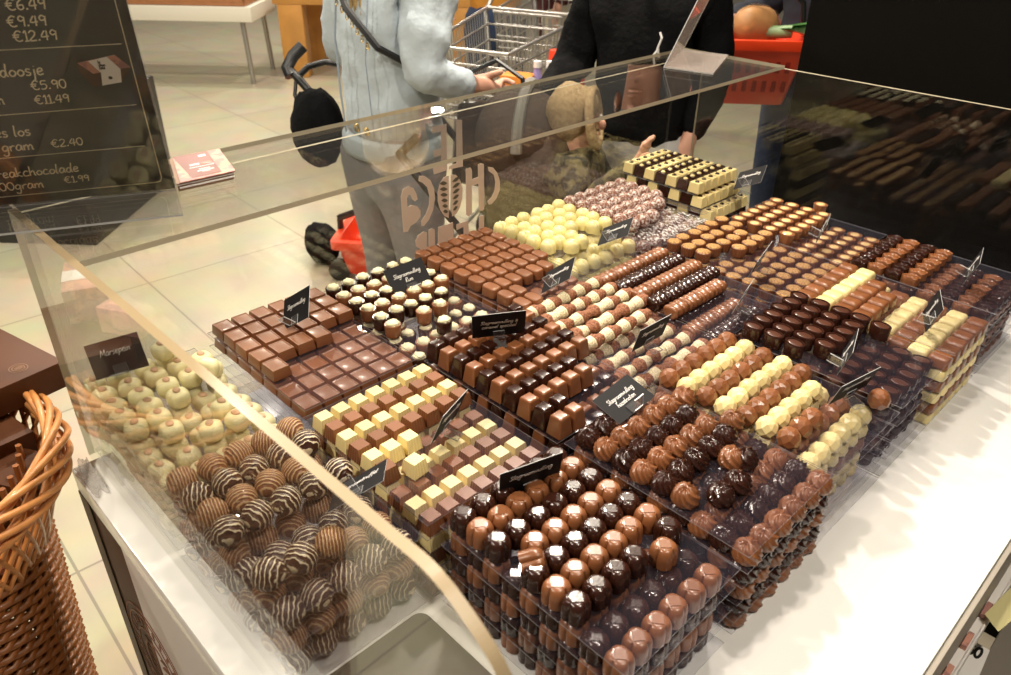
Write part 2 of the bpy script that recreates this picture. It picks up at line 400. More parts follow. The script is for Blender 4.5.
for k in range(5):                                 # leaf swirls in the middle
    for sg in (-1, 1):
        pts = []
        for t in [i/8 for i in range(9)]:
            w = math.sin(PI*t)*.008
            pts.append((ctr[0]+sg*(.006+t*.034), ctr[1]-.036+k*.017+t*.016+w))
        for t in [i/8 for i in range(8, -1, -1)]:
            w = math.sin(PI*t)*.002
            pts.append((ctr[0]+sg*(.006+t*.034), ctr[1]-.036+k*.017+t*.016-w))
        (lb if sg > 0 else lw).prism(pts, 0, .0006, 0, to_side)
cpart('emblem', lw, M['line_lt'], smooth=False); cpart('emblem', lb, M['line_br'], smooth=False)

# shelf rails below the front edge of the counter
t = tag(empty('price_rail', C(1.008, .8, -.1)), 'white shelf rail with a 60 ticket under the counter edge', 'shelf rail')
mb = MB(); mb.box(-.0045, .002, -.8, .7, -.16, .096); obj('rail_back', mb.mesh('rail_back', M['beige'], bevel=.001), t)
mb = MB(); mb.box(.002, .014, -.6, .6, -.004, .0); mb.box(.012, .015, -.6, .6, -.02, .004); obj('rail', mb.mesh('rail', M['paper'], bevel=.0006), t)
mb = MB(); mb.prism([(.008, -.045), (.030, -.062), (.046, .02), (.018, .035)], .014, .0146); tag(obj('yellow_card', mb.mesh('yellow_card', M['label'], False), t), 'pale yellow folded card')
mb = MB(); mb.prism([(.004, -.03), (.030, -.03), (.036, -.115), (.012, -.115)], -.052, -.0512); tk = obj('ticket', mb.mesh('ticket', M['paper'], False), t)
mb = MB(); write(mb, '60', 0, 0, .012, .2, 0, to3=lambda a, b, z: (.008+a*1.4, -.056+b*2.2, -.0511+z)); obj('digits', mb.mesh('digits', M['black'], False), tk)
for k in range(5):
    mb = MB(); mb.box(.003, .010, -.32+k*.07, -.29+k*.07, .0, .008); obj('clip', mb.mesh('clip', M['pink'], bevel=.001), t)
mb = MB(); mb.box(1.003+.02, 1.6, -.4, 1.4, .32, .36); o = obj('lower_shelf', mb.mesh('lower_shelf', M['beige'], bevel=.004)); tag(o, 'beige lower shelf beyond the front edge of the counter', 'shelf')

# ------------------------------------------------------------ acrylic guard
g = tag(empty('acrylic_guard', C(0, 0, 0)), 'clear acrylic guard box with cream edges around the pralines', 'sneeze guard')
def profile(r=.09, x1=.87):
    pts = [(0, .001), (0, .386), (.774, .398)]
    for p in [(.802, .399), (.821, .395), (.838, .387), (.855, .377), (.867, .367), (.880, .350), (.893, .328), (.915, .29), (.94, .24)]: pts.append(p)
    pts += [(.955, .18), (.96, .10)]
    return pts[:2]+smooth(pts[2:], 5)+[(.962, .001)]
mb = MB(); pr = profile(); n = len(pr)
for y0, y1 in ((-.001, .008),):
    vs = [(x, y0, z) for x, z in pr]+[(x, y1, z) for x, z in pr]
    mb.add(vs, [tuple(range(n)), tuple(range(2*n-1, n-1, -1))], 0)
    mb.add(vs, [(i, (i+1) % n, n+(i+1) % n, n+i) for i in range(1, n-1)], 1)
    mb.add(vs, [(0, 1, n+1, n)], 2)
me = mb.mesh('side_panel', [M['glasshaze'], M['amber'], M['paleedge']], False); obj('side_panel', me, g)
mb = MB(); mb.box(.0, .96, 1.512, 1.519, (.001), .379); me = mb.mesh('end_panel', [M['glass'], M['paleedge']], False)
for p in me.polygons:
    if abs(p.normal.y) < .5: p.material_index = 1
obj('end_panel', me, g)
mb = MB(); mb.box(-.004, .002, .009, 1.40, (.001), .379); me = mb.mesh('back_panel', [M['glass'], M['paleedge']], False)
for p in me.polygons:
    if abs(p.normal.x) < .5 and abs(p.normal.z) > .5: p.material_index = 1
bp_ = obj('back_panel', me, g)
mb = MB(); mb.box(-.055, .212, .009, 1.511, .3795, .3865)
me = mb.mesh('top_shelf', [M['glass'], M['paleedge'], M['clipedge']], False)
for p in me.polygons:
    if abs(p.normal.z) < .5: p.material_index = 1
obj('top_shelf', me, g)
LOGO = {'bean': [[0.7032, 0.2671], [0.6913, 0.2659], [0.6815, 0.2561], [0.6758, 0.2399], [0.6755, 0.2236], [0.6805, 0.2057], [0.6903, 0.1904], [0.7005, 0.1839], [0.7028, 0.2221]], 'bean2': [[0.7084, 0.2673], [0.7203, 0.264], [0.7305, 0.2526], [0.7371, 0.233], [0.7356, 0.2138], [0.7292, 0.197], [0.72, 0.1866], [0.7093, 0.1844], [0.7076, 0.2209]], 'Hleft': [[0.7456, 0.2696], [0.7573, 0.2697], [0.7611, 0.2634], [0.7596, 0.1759], [0.7522, 0.1727], [0.745, 0.1775]], 'Hright': [[0.7763, 0.2709], [0.7825, 0.2723], [0.7916, 0.2689], [0.7925, 0.1774], [0.7864, 0.1746], [0.779, 0.1789]], 'Hbar': [[0.7609, 0.2454], [0.7769, 0.2473], [0.7775, 0.2331], [0.7607, 0.2329]], 'C1': [[0.8027, 0.2609], [0.8157, 0.2566], [0.8279, 0.2425], [0.835, 0.2236], [0.8344, 0.2063], [0.8257, 0.1909], [0.8123, 0.1825], [0.8046, 0.1836], [0.8008, 0.1908], [0.8122, 0.1972], [0.8205, 0.2097], [0.8227, 0.2265], [0.8177, 0.242], [0.8045, 0.2521]], 'C2': [[0.6346, 0.2817], [0.6457, 0.2797], [0.6598, 0.268], [0.6679, 0.25], [0.669, 0.2307], [0.6637, 0.2101], [0.6529, 0.1936], [0.6407, 0.1844], [0.6348, 0.1861], [0.6347, 0.1959], [0.6468, 0.2064], [0.6542, 0.2209], [0.6561, 0.2394], [0.6517, 0.2566], [0.6418, 0.2675], [0.6325, 0.2731]], 'a': [[0.5933, 0.1855], [0.5922, 0.2157], [0.5917, 0.253], [0.5973, 0.266], [0.61, 0.2686], [0.6207, 0.2628], [0.6264, 0.2509], [0.629, 0.2396], [0.6224, 0.2372], [0.6163, 0.2428], [0.6136, 0.2514], [0.6083, 0.2528], [0.6048, 0.2471], [0.605, 0.2311], [0.614, 0.2319], [0.6266, 0.2267], [0.6342, 0.2166], [0.6335, 0.2045], [0.6232, 0.1963], [0.6099, 0.1931], [0.6029, 0.1841]], 'dropL': [[0.6466, 0.1701], [0.6384, 0.1739], [0.6266, 0.1703], [0.6188, 0.1613], [0.6204, 0.1495], [0.6331, 0.1376], [0.6443, 0.1365]], 'stem': [[0.6508, 0.1731], [0.6587, 0.1751], [0.6657, 0.1703], [0.6643, 0.1067], [0.6492, 0.1115]], 'rect': [[0.674, 0.1722], [0.7107, 0.1725], [0.7123, 0.1036], [0.6716, 0.1133]], 'E2': [[0.7194, 0.1651], [0.7503, 0.1653], [0.7519, 0.1035], [0.7216, 0.1098], [0.7226, 0.12], [0.7374, 0.1245], [0.738, 0.1555], [0.7198, 0.1534]], 'I2': [[0.7789, 0.1663], [0.7913, 0.165], [0.7923, 0.1097], [0.7777, 0.114]], 'dotL': [[0.6311, 0.1318], [0.6454, 0.1318], [0.6444, 0.113], [0.6321, 0.1184]], 'I1': [[0.7248, 0.3654], [0.7379, 0.363], [0.7385, 0.2762], [0.7054, 0.2779], [0.7056, 0.2845], [0.7227, 0.2855]], 'E1': [[0.6667, 0.3628], [0.7012, 0.3626], [0.6994, 0.2774], [0.6685, 0.2769], [0.6667, 0.2895], [0.6855, 0.2899], [0.6863, 0.3083], [0.6699, 0.3082], [0.6681, 0.3204], [0.6868, 0.3211], [0.688, 0.3516], [0.6673, 0.352]]}
mb = MB()
for k, poly in LOGO.items():
    if k not in ('bean', 'bean2'): poly = poly
    mb.prism(poly, 0, .0006, 0, lambda a, b, z: (.0022+z, a, b))
lg = obj('frosted_logo', mb.mesh('frosted_logo', M['logo'], False), bp_); tag(lg, 'large frosted letters and cocoa bean printed on the back panel')
mb = MB()                                            # seed shapes inside the bean
byc = .6; 
ys = [p[0] for p in LOGO['bean']]; zs = [p[1] for p in LOGO['bean']]
ym = (max(ys)+min([p[0] for p in LOGO['bean2']]))/2; zt, zb = max(zs), min(zs)
for k in range(6):
    zc = zt-(zt-zb)*(.17+.135*k)
    for sg in (-1, 1):
        L_ = .022*(1-.09*k) if k > 1 else .019
        pts = [(ym+sg*(.006+L_*t), zc+sg*0+.004*math.sin(PI*t)+.004*t) for t in [i/6 for i in range(7)]]+[(ym+sg*(.006+L_*t), zc-.0035*math.sin(PI*t)+.004*t) for t in [i/6 for i in range(5, 0, -1)]]
        mb.prism(pts, .0007, .0011, 0, lambda a, b, z: (.0022+z, a, b))
obj('seed', mb.mesh('seed', pbr('dark seed gaps', (.10, .085, .06), .6), False), lg)

# ------------------------------------------------------------ price board on the shelf
B = Vector((0.0726, 0.1785, .3895)); wv = Vector((-0.41486, -0.90988, 0)).normalized(); uv = Vector((0.4010, -0.1828, 0.8977)); uv = (uv-wv*uv.dot(wv)).normalized()
nv = wv.cross(uv).normalized()
if nv.dot(Vector((1.07, -.19, .75))-B) < 0: nv = -nv
bd = tag(empty('price_board', C(*B)), 'black price board with cream handwriting in a clear stand on shelf', 'price board')
def bb(a, b, z): return tuple(wv*(-a)+uv*b+nv*z)      # a: negative to the left
BW = .42; BHt = .36
mb = MB(); mb.prism([(0, 0), (0, BHt), (-BW, BHt), (-BW, 0)], -.004, 0, 0, bb); obj('panel', mb.mesh('panel', M['board'], False), bd)
mb = MB()
mb.prism([(.002, -.002), (.002, BHt), (-BW, BHt), (-BW, -.002)], .001, .0025, 0, bb)
wf = nv.copy(); wf.z = 0; wf.normalize()
ft = Vector((.098, -.034, 0)) 
P4 = [Vector((0, 0, .0)), -(-wv)*BW, -(-wv)*BW+ft, ft]
vs = [tuple(v+Vector((0, 0, z))) for z in (-.0, .0025) for v in P4]
mb.add(vs, [(0, 1, 2, 3), (7, 6, 5, 4), (0, 4, 5, 1), (1, 5, 6, 2), (2, 6, 7, 3), (3, 7, 4, 0)], 0)
me = mb.mesh('clear_stand', [M['standclear'], M['clipedge']], False)
for p in me.polygons:
    if p.area < .0012: p.material_index = 1
obj('clear_stand', me, bd)
mb = MB()
for a0, b0, a1, b1, w_ in ((-BW, .2169, -.0156, .2195, .0013), (-BW, .133, -.0177, .1384, .0013), (-BW, .0735, -.0216, .0761, .0012), (-BW, .0142, -.020, .0142, .0012), (-.0125, .022, -.0100, BHt-.02, .0013)):
    dx, dy = a1-a0, b1-b0; l = math.hypot(dx, dy); ox, oy = -dy/l*w_/2, dx/l*w_/2
    mb.prism([(a0-ox, b0-oy), (a1-ox*.5, b1-oy*.5), (a1+ox*.5, b1+oy*.5), (a0+ox, b0+oy)], .0003, .0007, 0, bb)
mb.prism([(-.0125-.0006, .022), (-.015, .0162), (-.020, .0148), (-.020, .0136), (-.0144, .0150), (-.0125+.0006, .022)], .0003, .0007, 0, bb)
obj('ruling', mb.mesh('ruling', M['chalk'], False), bd)
mb = MB()
for s_, a, b, sz in (('€6.49', -.1105, .2635, .0130), ('€9.49', -.1150, .2450, .0130), ('€12.49', -.1150, .2280, .0130), ('goed doosje', -.178, .1860, .0150),
                     ('gram', -.181, .1690, .0140), ('gram', -.179, .151, .0140), ('€5.90', -.1170, .1675, .0125), ('€11.49', -.1190, .1485, .0120),
                     ('bonbones los', -.217, .1055, .0145), ('gram', -.1715, .0845, .0145), ('€2.40', -.1205, .0855, .0120),
                     ('breakchocolade', -.1965, .0445, .0138), ('100gram', -.199, .0240, .0138), ('€1.99', -.1225, .0275, .0112)):
    write(mb, s_, a, b, sz*1.22, .085, .1, .0003, .0007, bb)
obj('lettering', mb.mesh('lettering', M['chalk'], False), bd)
mb = MB(); z_ = .0008
mb.prism([(-.0638, .1987), (-.0640, .1850), (-.0560, .1668), (-.0520, .1830)], .0003, z_, 1, bb)
mb.prism([(-.0520, .1830), (-.0560, .1668), (-.0264, .1708), (-.0131, .1899)][0:4], .0003, z_, 1, bb)
mb.prism([(-.0638, .1987), (-.0520, .1840), (-.0131, .1899), (-.0255, .2063)], .0004, .001, 0, bb)
pc = obj('box_picture', mb.mesh('box_picture', [M['pink'], M['boxbr']], False), bd); tag(pc, 'printed picture of a pink patterned chocolate box')
mb = MB(); mb.prism([(-.0529, .2005), (-.0336, .2048), (-.0235, .1882), (-.0262, .1712), (-.0465, .1683), (-.0440, .1850)], .0011, .0014, 0, bb)
obj('sleeve_print', mb.mesh('sleeve_print', M['paper'], False), pc)
mb = MB()
for k in range(3): write(mb, ('LE', 'CHOC', 'LATE')[k].lower(), -.044, .1975-k*.0038, .004, .16, 0, .0014, .0018, bb)
mb.lathe([(.0001, 0), (.0022, .0001), (.0001, .0003)], 10, c=(0, 0, 0)); 
mb.v[-30:] = [bb(-.036+v[0], .178+v[1], .0014+v[2]) for v in mb.v[-30:]]
obj('sleeve_mark', mb.mesh('sleeve_mark', M['black'], False), pc)
# the rear leaf of the two-sided stand
mb = MB(); mb.prism([(-.024, .05), (-.024, .26), (-.3, .26), (-.3, .05)], -.075, -.071, 0, bb)
obj('rear_leaf', mb.mesh('rear_leaf', M['grey'], False), bd)

# empty clear stand at the far end of the shelf
t = tag(empty('empty_sign_stand', C(.0505, 1.281, .3872)), 'empty clear acrylic sign stand at the far end of shelf', 'sign stand')
A = Vector((0, 0, 0)); Wd = Vector((-.088, .2, 0)); F1 = Vector((.109, .023, 0)); U1 = Vector((.070, .034, .20))
mb = MB()
for (a, b, c_, off) in ((A, Wd, F1, Vector((0, 0, .0025))), (A, Wd, U1, Vector((-.0025, .001, .001)))):
    q = [a, a+b, a+b+c_, a+c_]; vs = [tuple(v) for v in q]+[tuple(v+off) for v in q]
    mb.add(vs, [(0, 1, 2, 3), (7, 6, 5, 4), (0, 4, 5, 1), (1, 5, 6, 2), (2, 6, 7, 3), (3, 7, 4, 0)], 0)
me = mb.mesh('stand', [clear('hazy clear stand', (.9, .88, .86), 1.5, .02, .22, (.8, .7, .65)), M['clipedge']], False)
for p in me.polygons:
    if p.area < .0012: p.material_index = 1
me.name = 'empty_sign_stand'; obj('clear_sheet', me, t)

# leaflets stacked on the shelf
q = [(-.022, .218), (.083, .181), (.087, .256), (-.017, .285)]
for k in range(7):
    t = tag(empty('leaflet', C(.03, .235, .3872+k*.0017)), None, 'leaflet', 'leaflets piled on the shelf')
    t['label'] = 'pink patterned leaflet with dark red centre, topmost of the pile on the shelf' if k == 6 else 'thin leaflet under the top one in the pile on the shelf'
    dx, dy = random.uniform(-.003, .003), random.uniform(-.003, .003)
    mb = MB(); mb.prism([(a-.03+dx, b-.235+dy) for a, b in q], 0, .0013); obj('paper', mb.mesh('leaflet', [M['pink'] if k == 6 else M['boxemb'] if k % 2 else M['paper']], False), t)
    if k == 6:
        def lp(u, v): 
            a = (q[0][0]*(1-u)+q[1][0]*u, q[0][1]*(1-u)+q[1][1]*u); b = (q[3][0]*(1-u)+q[2][0]*u, q[3][1]*(1-u)+q[2][1]*u)
            return (a[0]*(1-v)+b[0]*v-.03+dx, a[1]*(1-v)+b[1]*v-.235+dy)
        mb = MB(); mb.prism([lp(0.0, .0), lp(.93, .22), lp(.93, .76), lp(.0, .72)], .0013, .0016); obj('red_panel', mb.mesh('red_panel', M['flyred'], False), t)
        mb = MB(); mb.prism([lp(.42, .48), lp(.52, .48), lp(.52, .70), lp(.42, .70)], .0016, .0018); obj('red_band', mb.mesh('red_band', M['red'], False), t)
        mb = MB()
        for (u0, u1, v0, v1) in ((.12, .2, .5, .66), (.43, .5, .26, .46), (.56, .59, .24, .72), (.66, .69, .4, .62), (.72, .76, .36, .68), (.78, .80, .44, .6)):
            nn = max(2, int((v1-v0)*26))
            for i in range(nn):
                va = v0+(v1-v0)*i/nn; vb = va+(v1-v0)/nn*.7
                mb.prism([lp(u0, va), lp(u1, va), lp(u1, vb), lp(u0, vb)], .0018, .0020)
        obj('lettering', mb.mesh('lettering', M['ink'], False), t)

# grey board on the counter inside the guard
def rrect(x0, x1, y0, y1, r, n=6):
    pts = []
    for cx, cy, a0 in ((x1-r, y1-r, 0), (x0+r, y1-r, 90), (x0+r, y0+r, 180), (x1-r, y0+r, 270)):
        for k in range(n+1): a = R(a0+90*k/n); pts.append((cx+r*math.cos(a), cy+r*math.sin(a)))
    return pts
mb = MB(); mb.prism(rrect(-.175, .175, -.078, .078, .014), 0, .006)
tag(obj('grey_board', mb.mesh('grey_board', M['grey'], bevel=.0015), None, C(.735, .098, .0008)), 'flat grey board with rounded corners beside the shiny domed pralines', 'board')
# ------------------------------------------------------------ pralines: one mesh per kind, copied
def rbox(lx, ly, h, tx, ty, bev, mat, name, seg=2, fn=None):
    mb = MB(); mb.box(-lx/2, lx/2, -ly/2, ly/2, 0, h, tx=tx, ty=ty)
    return mb.mesh(name, mat, bevel=bev, seg=seg, angle=40)
def disp(me, f):
    for v in me.vertices: v.co = f(v.co)
    me.update(); return me
def recol(me, name, mat):
    m2 = me.copy(); m2.name = name; m2.materials.clear()
    for m in (mat if isinstance(mat, list) else [mat]): m2.materials.append(m)
    return m2
def noise3(p, s): 
    from mathutils import noise
    return noise.noise(p*s)
def k_square():
    mb = MB()
    a, b, h = .0180, .0150, .0165
    def sq(x, y, z): return [(-x, -y, z), (x, -y, z), (x, y, z), (-x, y, z)]
    mb.rings([sq(a, b, 0), sq(a*.88, b*.87, h), sq(a*.80, b*.78, h), sq(a*.76, b*.73, h-.0012)])
    return mb.mesh('square', M['milk'], bevel=.0007, seg=2, sharp_limit=20)
def k_cube(mat):
    mb = MB(); n = 5; a = .0122; b = .0122; h = .0195; rs = []
    for z, s_ in ((0, 1), (h, .80)):
        ring = []
        for (x0, y0), (x1, y1) in (((-a, -b), (a, -b)), ((a, -b), (a, b)), ((a, b), (-a, b)), ((-a, b), (-a, -b))):
            for i in range(10):
                t = i/10; gv = .0007 if (i % 2 and 0 < i) else 0
                x = x0+(x1-x0)*t; y = y0+(y1-y0)*t
                l = max(abs(x), abs(y)); ix = -gv*(abs(x) >= a*.99)*math.copysign(1, x) if 1 else 0; iy = -gv*(abs(y) >= b*.99)*math.copysign(1, y)
                ring.append(((x+ix)*s_, (y+iy)*s_, z))
        rs.append(ring)
    top = [(p[0]*.95, p[1]*.95, h+.0008) for p in rs[1]]
    mb.rings([rs[0], [(p[0], p[1], p[2]*.97) for p in rs[1]], top])
    return mb.mesh('cube', mat, angle=30)
def k_dome(mat):
    mb = MB(); Rr, H = .0145, .0262; prof = []
    for j in range(13):
        t = j/12; prof.append((Rr*(1 if t < .5 else math.cos((t-.5)*2*PI/2*.93)**.62), H*(t*.9 if t < .5 else .45+.55*math.sin((t-.5)*PI))))
    def fn(a, r, z):
        lob = abs(math.cos(2*a)); q = 1+.13*(lob-.5)*(1 if z < H*.85 else .3)-.14*max(0, 1-abs(((a/(PI/2)) % 1)-.5)*10)*(z < H*.88)
        r2 = r*q
        x, y = r2*math.cos(a), r2*math.sin(a)
        cut = H-.0022
        z2 = z
        if z > cut: z2 = cut+(z-cut)*.25
        return r2, z2
    mb.lathe(prof, 48, 0, fn)
    # raised flat square plate on top
    s_ = .0060; zt = H-.0024
    mb.rings([[(-s_, -s_, zt-.003), (s_, -s_, zt-.003), (s_, s_, zt-.003), (-s_, s_, zt-.003)], [(-s_*.96, -s_*.96, zt+.0014), (s_*.96, -s_*.96, zt+.0014), (s_*.96, s_*.96, zt+.0014), (-s_*.96, s_*.96, zt+.0014)]])
    me = mb.mesh('dome', mat, angle=50)
    rot = Matrix.Rotation(R(45), 3, 'Z')
    return me
def k_rock(mat):
    mb = MB(); Rr, H = .0165, .0215; prof = []
    for j in range(15):
        t = j/14; prof.append((Rr*(.93+.12*t*3 if t < .2 else math.cos((t-.2)/.8*PI/2*.97)**.75), H*(t*.9 if t < .2 else .18+.82*math.sin((t-.2)/.8*PI/2))))
    def fn(a, r, z):
        t_ = z/H; sv = math.sin(5*a+7*t_+1.2*math.sin(2*a)); w = (.0013*(1-2*abs(sv)))*min(1, r/.006)
        return r+w, z+.0010*(1-2*abs(math.sin(5*a+7*t_+1.2*math.sin(2*a))))*min(1, r/.004)
    mb.lathe(prof, 56, 0, fn)
    return mb.mesh('rock', mat, angle=60)
def k_facet(mat):
    mb = MB(); Rr, H = .0158, .0215; rs = []
    for j, (r, z) in enumerate(((.92, 0), (1.0, .28), (.93, .58), (.68, .86), (.34, 1.0))):
        rs.append([(Rr*r*math.cos(2*PI*(k+.5*(j % 2))/7), Rr*r*math.sin(2*PI*(k+.5*(j % 2))/7), H*z) for k in range(7)])
    vs = [p for r in rs for p in r]; fs = [tuple(range(6, -1, -1)), tuple(28+i for i in range(7))]
    for j in range(4):
        for k in range(7):
            a = j*7+k; b = j*7+(k+1) % 7; c_ = (j+1)*7+k; d = (j+1)*7+(k+1) % 7
            if j % 2 == 0: fs += [(a, b, c_), (b, d, c_)]
            else: fs += [(a, b, d), (a, d, c_)]
    mb.add(vs, fs); return mb.mesh('facet', mat, smooth=False)
def k_tall(mat): return rbox(.0262, .0262, .0300, .0036, .0036, .0030, mat, 'tall', 3)
def k_oval(mat):
    mb = MB(); rs = []
    def rr(a, b, z, r): return [(x, y, z) for x, y in rrect(-a, a, -b, b, r, 5)]
    mb.rings([rr(.0172, .0120, 0, .009), rr(.0168, .0117, .013, .009), rr(.0160, .0110, .0165, .0085), rr(.0142, .0094, .0180, .0080)])
    return mb.mesh('oval', mat, bevel=.0008, sharp_limit=20)
def k_cup(mat, r0, r1, h, sx=1, sy=1, ribs=0, n=24, recess=0, name='cup'):
    mb = MB(); fn = (lambda a, r, z: (r*(1+.045*math.cos(ribs*a)*(z < h*.99)), z)) if ribs else None
    pr_ = [(r0, 0), (r0+(r1-r0)*.97, h*.97), (r1*.96, h), (r1*.80, h), (r1*.76, h-recess)]
    mb.lathe(pr_, max(n, ribs*4), 0, fn, sx=sx, sy=sy); return mb.mesh(name, mat, angle=45)
def k_blob(mat, r, h, sx=1, sy=1, z0=0, amp=.2, f=7, name='topping'):
    mb = MB(); mb.ell((0, 0, z0), r*sx, r*sy, h, 18, 9, 0, lambda p: 1+amp*noise3(p+Vector((f, 0, 0)), 2.3))
    return mb.mesh(name, mat, angle=80)
def k_marz():
    mb = MB(); mb.ell((0, 0, .0125), 1, 1, 1, 24, 12)
    me = mb.mesh('marz', M['marz'], angle=80)
    def f(c):
        x, y, z = c.x, c.y, c.z-.0125
        p = 3.2; n_ = (abs(x)**p+abs(y)**p+abs(z)**p)**(1/p)
        return Vector((x/n_*.0150, y/n_*.0150, .0125+z/n_*.0125))
    return disp(me, f)
def k_almond(z0):
    mb = MB(); mb.ell((0, 0, z0), .0080, .0054, .0026, 14, 8, 0, lambda p: 1-.25*max(0, p.x)*1.0+.0)
    return mb.mesh('almond', M['almond'], angle=80)
def k_ball(mat, r, amp=.0, name='ball'):
    mb = MB(); mb.ell((0, 0, r*.97), r, r, r*.97, 28, 16, 0, (lambda p: 1+amp*noise3(p, 4)) if amp else None)
    return mb.mesh(name, mat, angle=80)
def k_log(mats):
    mb = MB(); rs = []; n = 16; m = 24
    for i in range(m+1):
        t = i/m; y = -.0195+.039*t; e = min(1, (math.sin(PI*min(1, max(0, t)))**.35)); b = 1+.05*math.sin(t*4*PI)
        ring = []
        for k in range(n):
            a = 2*PI*k/n; w = 1+.16*noise3(Vector((math.cos(a), math.sin(a), t*6)), 3.1)
            ring.append((.0125*math.cos(a)*max(e, .72)*b*w, y, .0115+.0110*math.sin(a)*max(e, .72)*b*w))
        rs.append(ring)
    mb.rings(rs); me = mb.mesh('log', mats, angle=80)
    for p in me.polygons:
        if -.001 < p.center.y: p.material_index = 1
    return me
def k_braid(mat):
    mb = MB(); rs = []; n = 20; m = 26
    for i in range(m+1):
        t = i/m; y = -.0192+.0384*t; ring = []
        for k in range(n):
            a = 2*PI*k/n; e = .84+.26*abs(math.sin(t*3*PI+(.5 if math.cos(a) > 0 else 0)*PI*.5))+(.20*abs(math.sin(2*a+t*6*PI)) if math.sin(a) > -.2 else 0)
            end = .82 if i in (0, m) else 1
            ring.append((.0125*math.copysign(abs(math.cos(a))**.7, math.cos(a))*e*end, y, .0095+(.0095*math.copysign(abs(math.sin(a))**.7, math.sin(a)))*e*end))
        rs.append(ring)
    mb.rings(rs); return mb.mesh('braid', mat, angle=60)
def k_shell(mat):
    mb = MB(); Rr, H = .0152, .0235; prof = []
    for j in range(13):
        t = j/12; prof.append((Rr*(1 if t < .35 else math.cos((t-.35)/.65*PI/2*.97)**.7), H*(t if t < .35 else .35+.65*math.sin((t-.35)/.65*PI/2))))
    def fn(a, r, z):
        y = r*math.sin(a); up = max(0, (z-.3*H)/H)
        g_ = -.0050*math.exp(-((y-.0030)/.0013)**2)*up-.0050*math.exp(-((y+.0030)/.0013)**2)*up+.0016*math.exp(-(y/.0016)**2)*up
        return r, z+g_
    mb.lathe(prof, 56, 0, fn); return mb.mesh('shell', mat, angle=60)
def k_block(mat): return rbox(.0290, .0235, .0225, .0025, .0020, .0006, mat, 'block', 1)
def k_dot(mat, z0): 
    mb = MB(); mb.lathe([(.0052, 0), (.0050, .0016), (.0030, .0030), (.0008, .0034)], 16, 0, lambda a, r, z: (r, z), c=(0, 0, z0)); return mb.mesh('dot', mat, angle=70)
def k_heart(mat):
    mb = MB(); rs = []
    a, b, h = .0158, .0135, .0175; n = 22
    for s_, z in ((1, 0), (.97, .6), (.9, .85), (.72, .98), (.35, 1.02)):
        ring = []
        for (x, y) in rrect(-a*s_, a*s_, -b*s_, b*s_, .006*s_, 6):
            dz = (-.0030*math.exp(-(x/.0045)**2) if z > .5 else 0)*(1)
            pinch = 1-.12*math.exp(-(x/.006)**2)
            ring.append((x, y*pinch, h*z+dz*z))
        rs.append(ring)
    mb.rings(rs); return mb.mesh('heart', mat, angle=50)
def k_disc(mat):
    mb = MB(); h = .0150
    def fn(a, r, z):
        w = 1+.035*math.sin(6*a)*(1)
        dz = 0
        if z > h*.9: dz = .0011*math.sin(a*2+r*1500)
        return r*w, z+dz
    mb.lathe([(.0132, 0), (.0136, .5*h), (.0132, h*.95), (.0118, h), (.0095, h), (.0070, h*1.02), (.0045, h), (.0020, h*1.03)], 44, 0, fn, sx=1.15, sy=.9)
    return mb.mesh('disc', mat, angle=50)

KM = {}
def both(fn, mats): return [fn(M[m]) if not isinstance(m, tuple) else fn([M[x] for x in m]) for m in mats]
ORD = ['first', 'second', 'third', 'fourth', 'fifth', 'sixth', 'seventh', 'eighth', 'ninth', 'tenth', 'eleventh', 'twelfth']
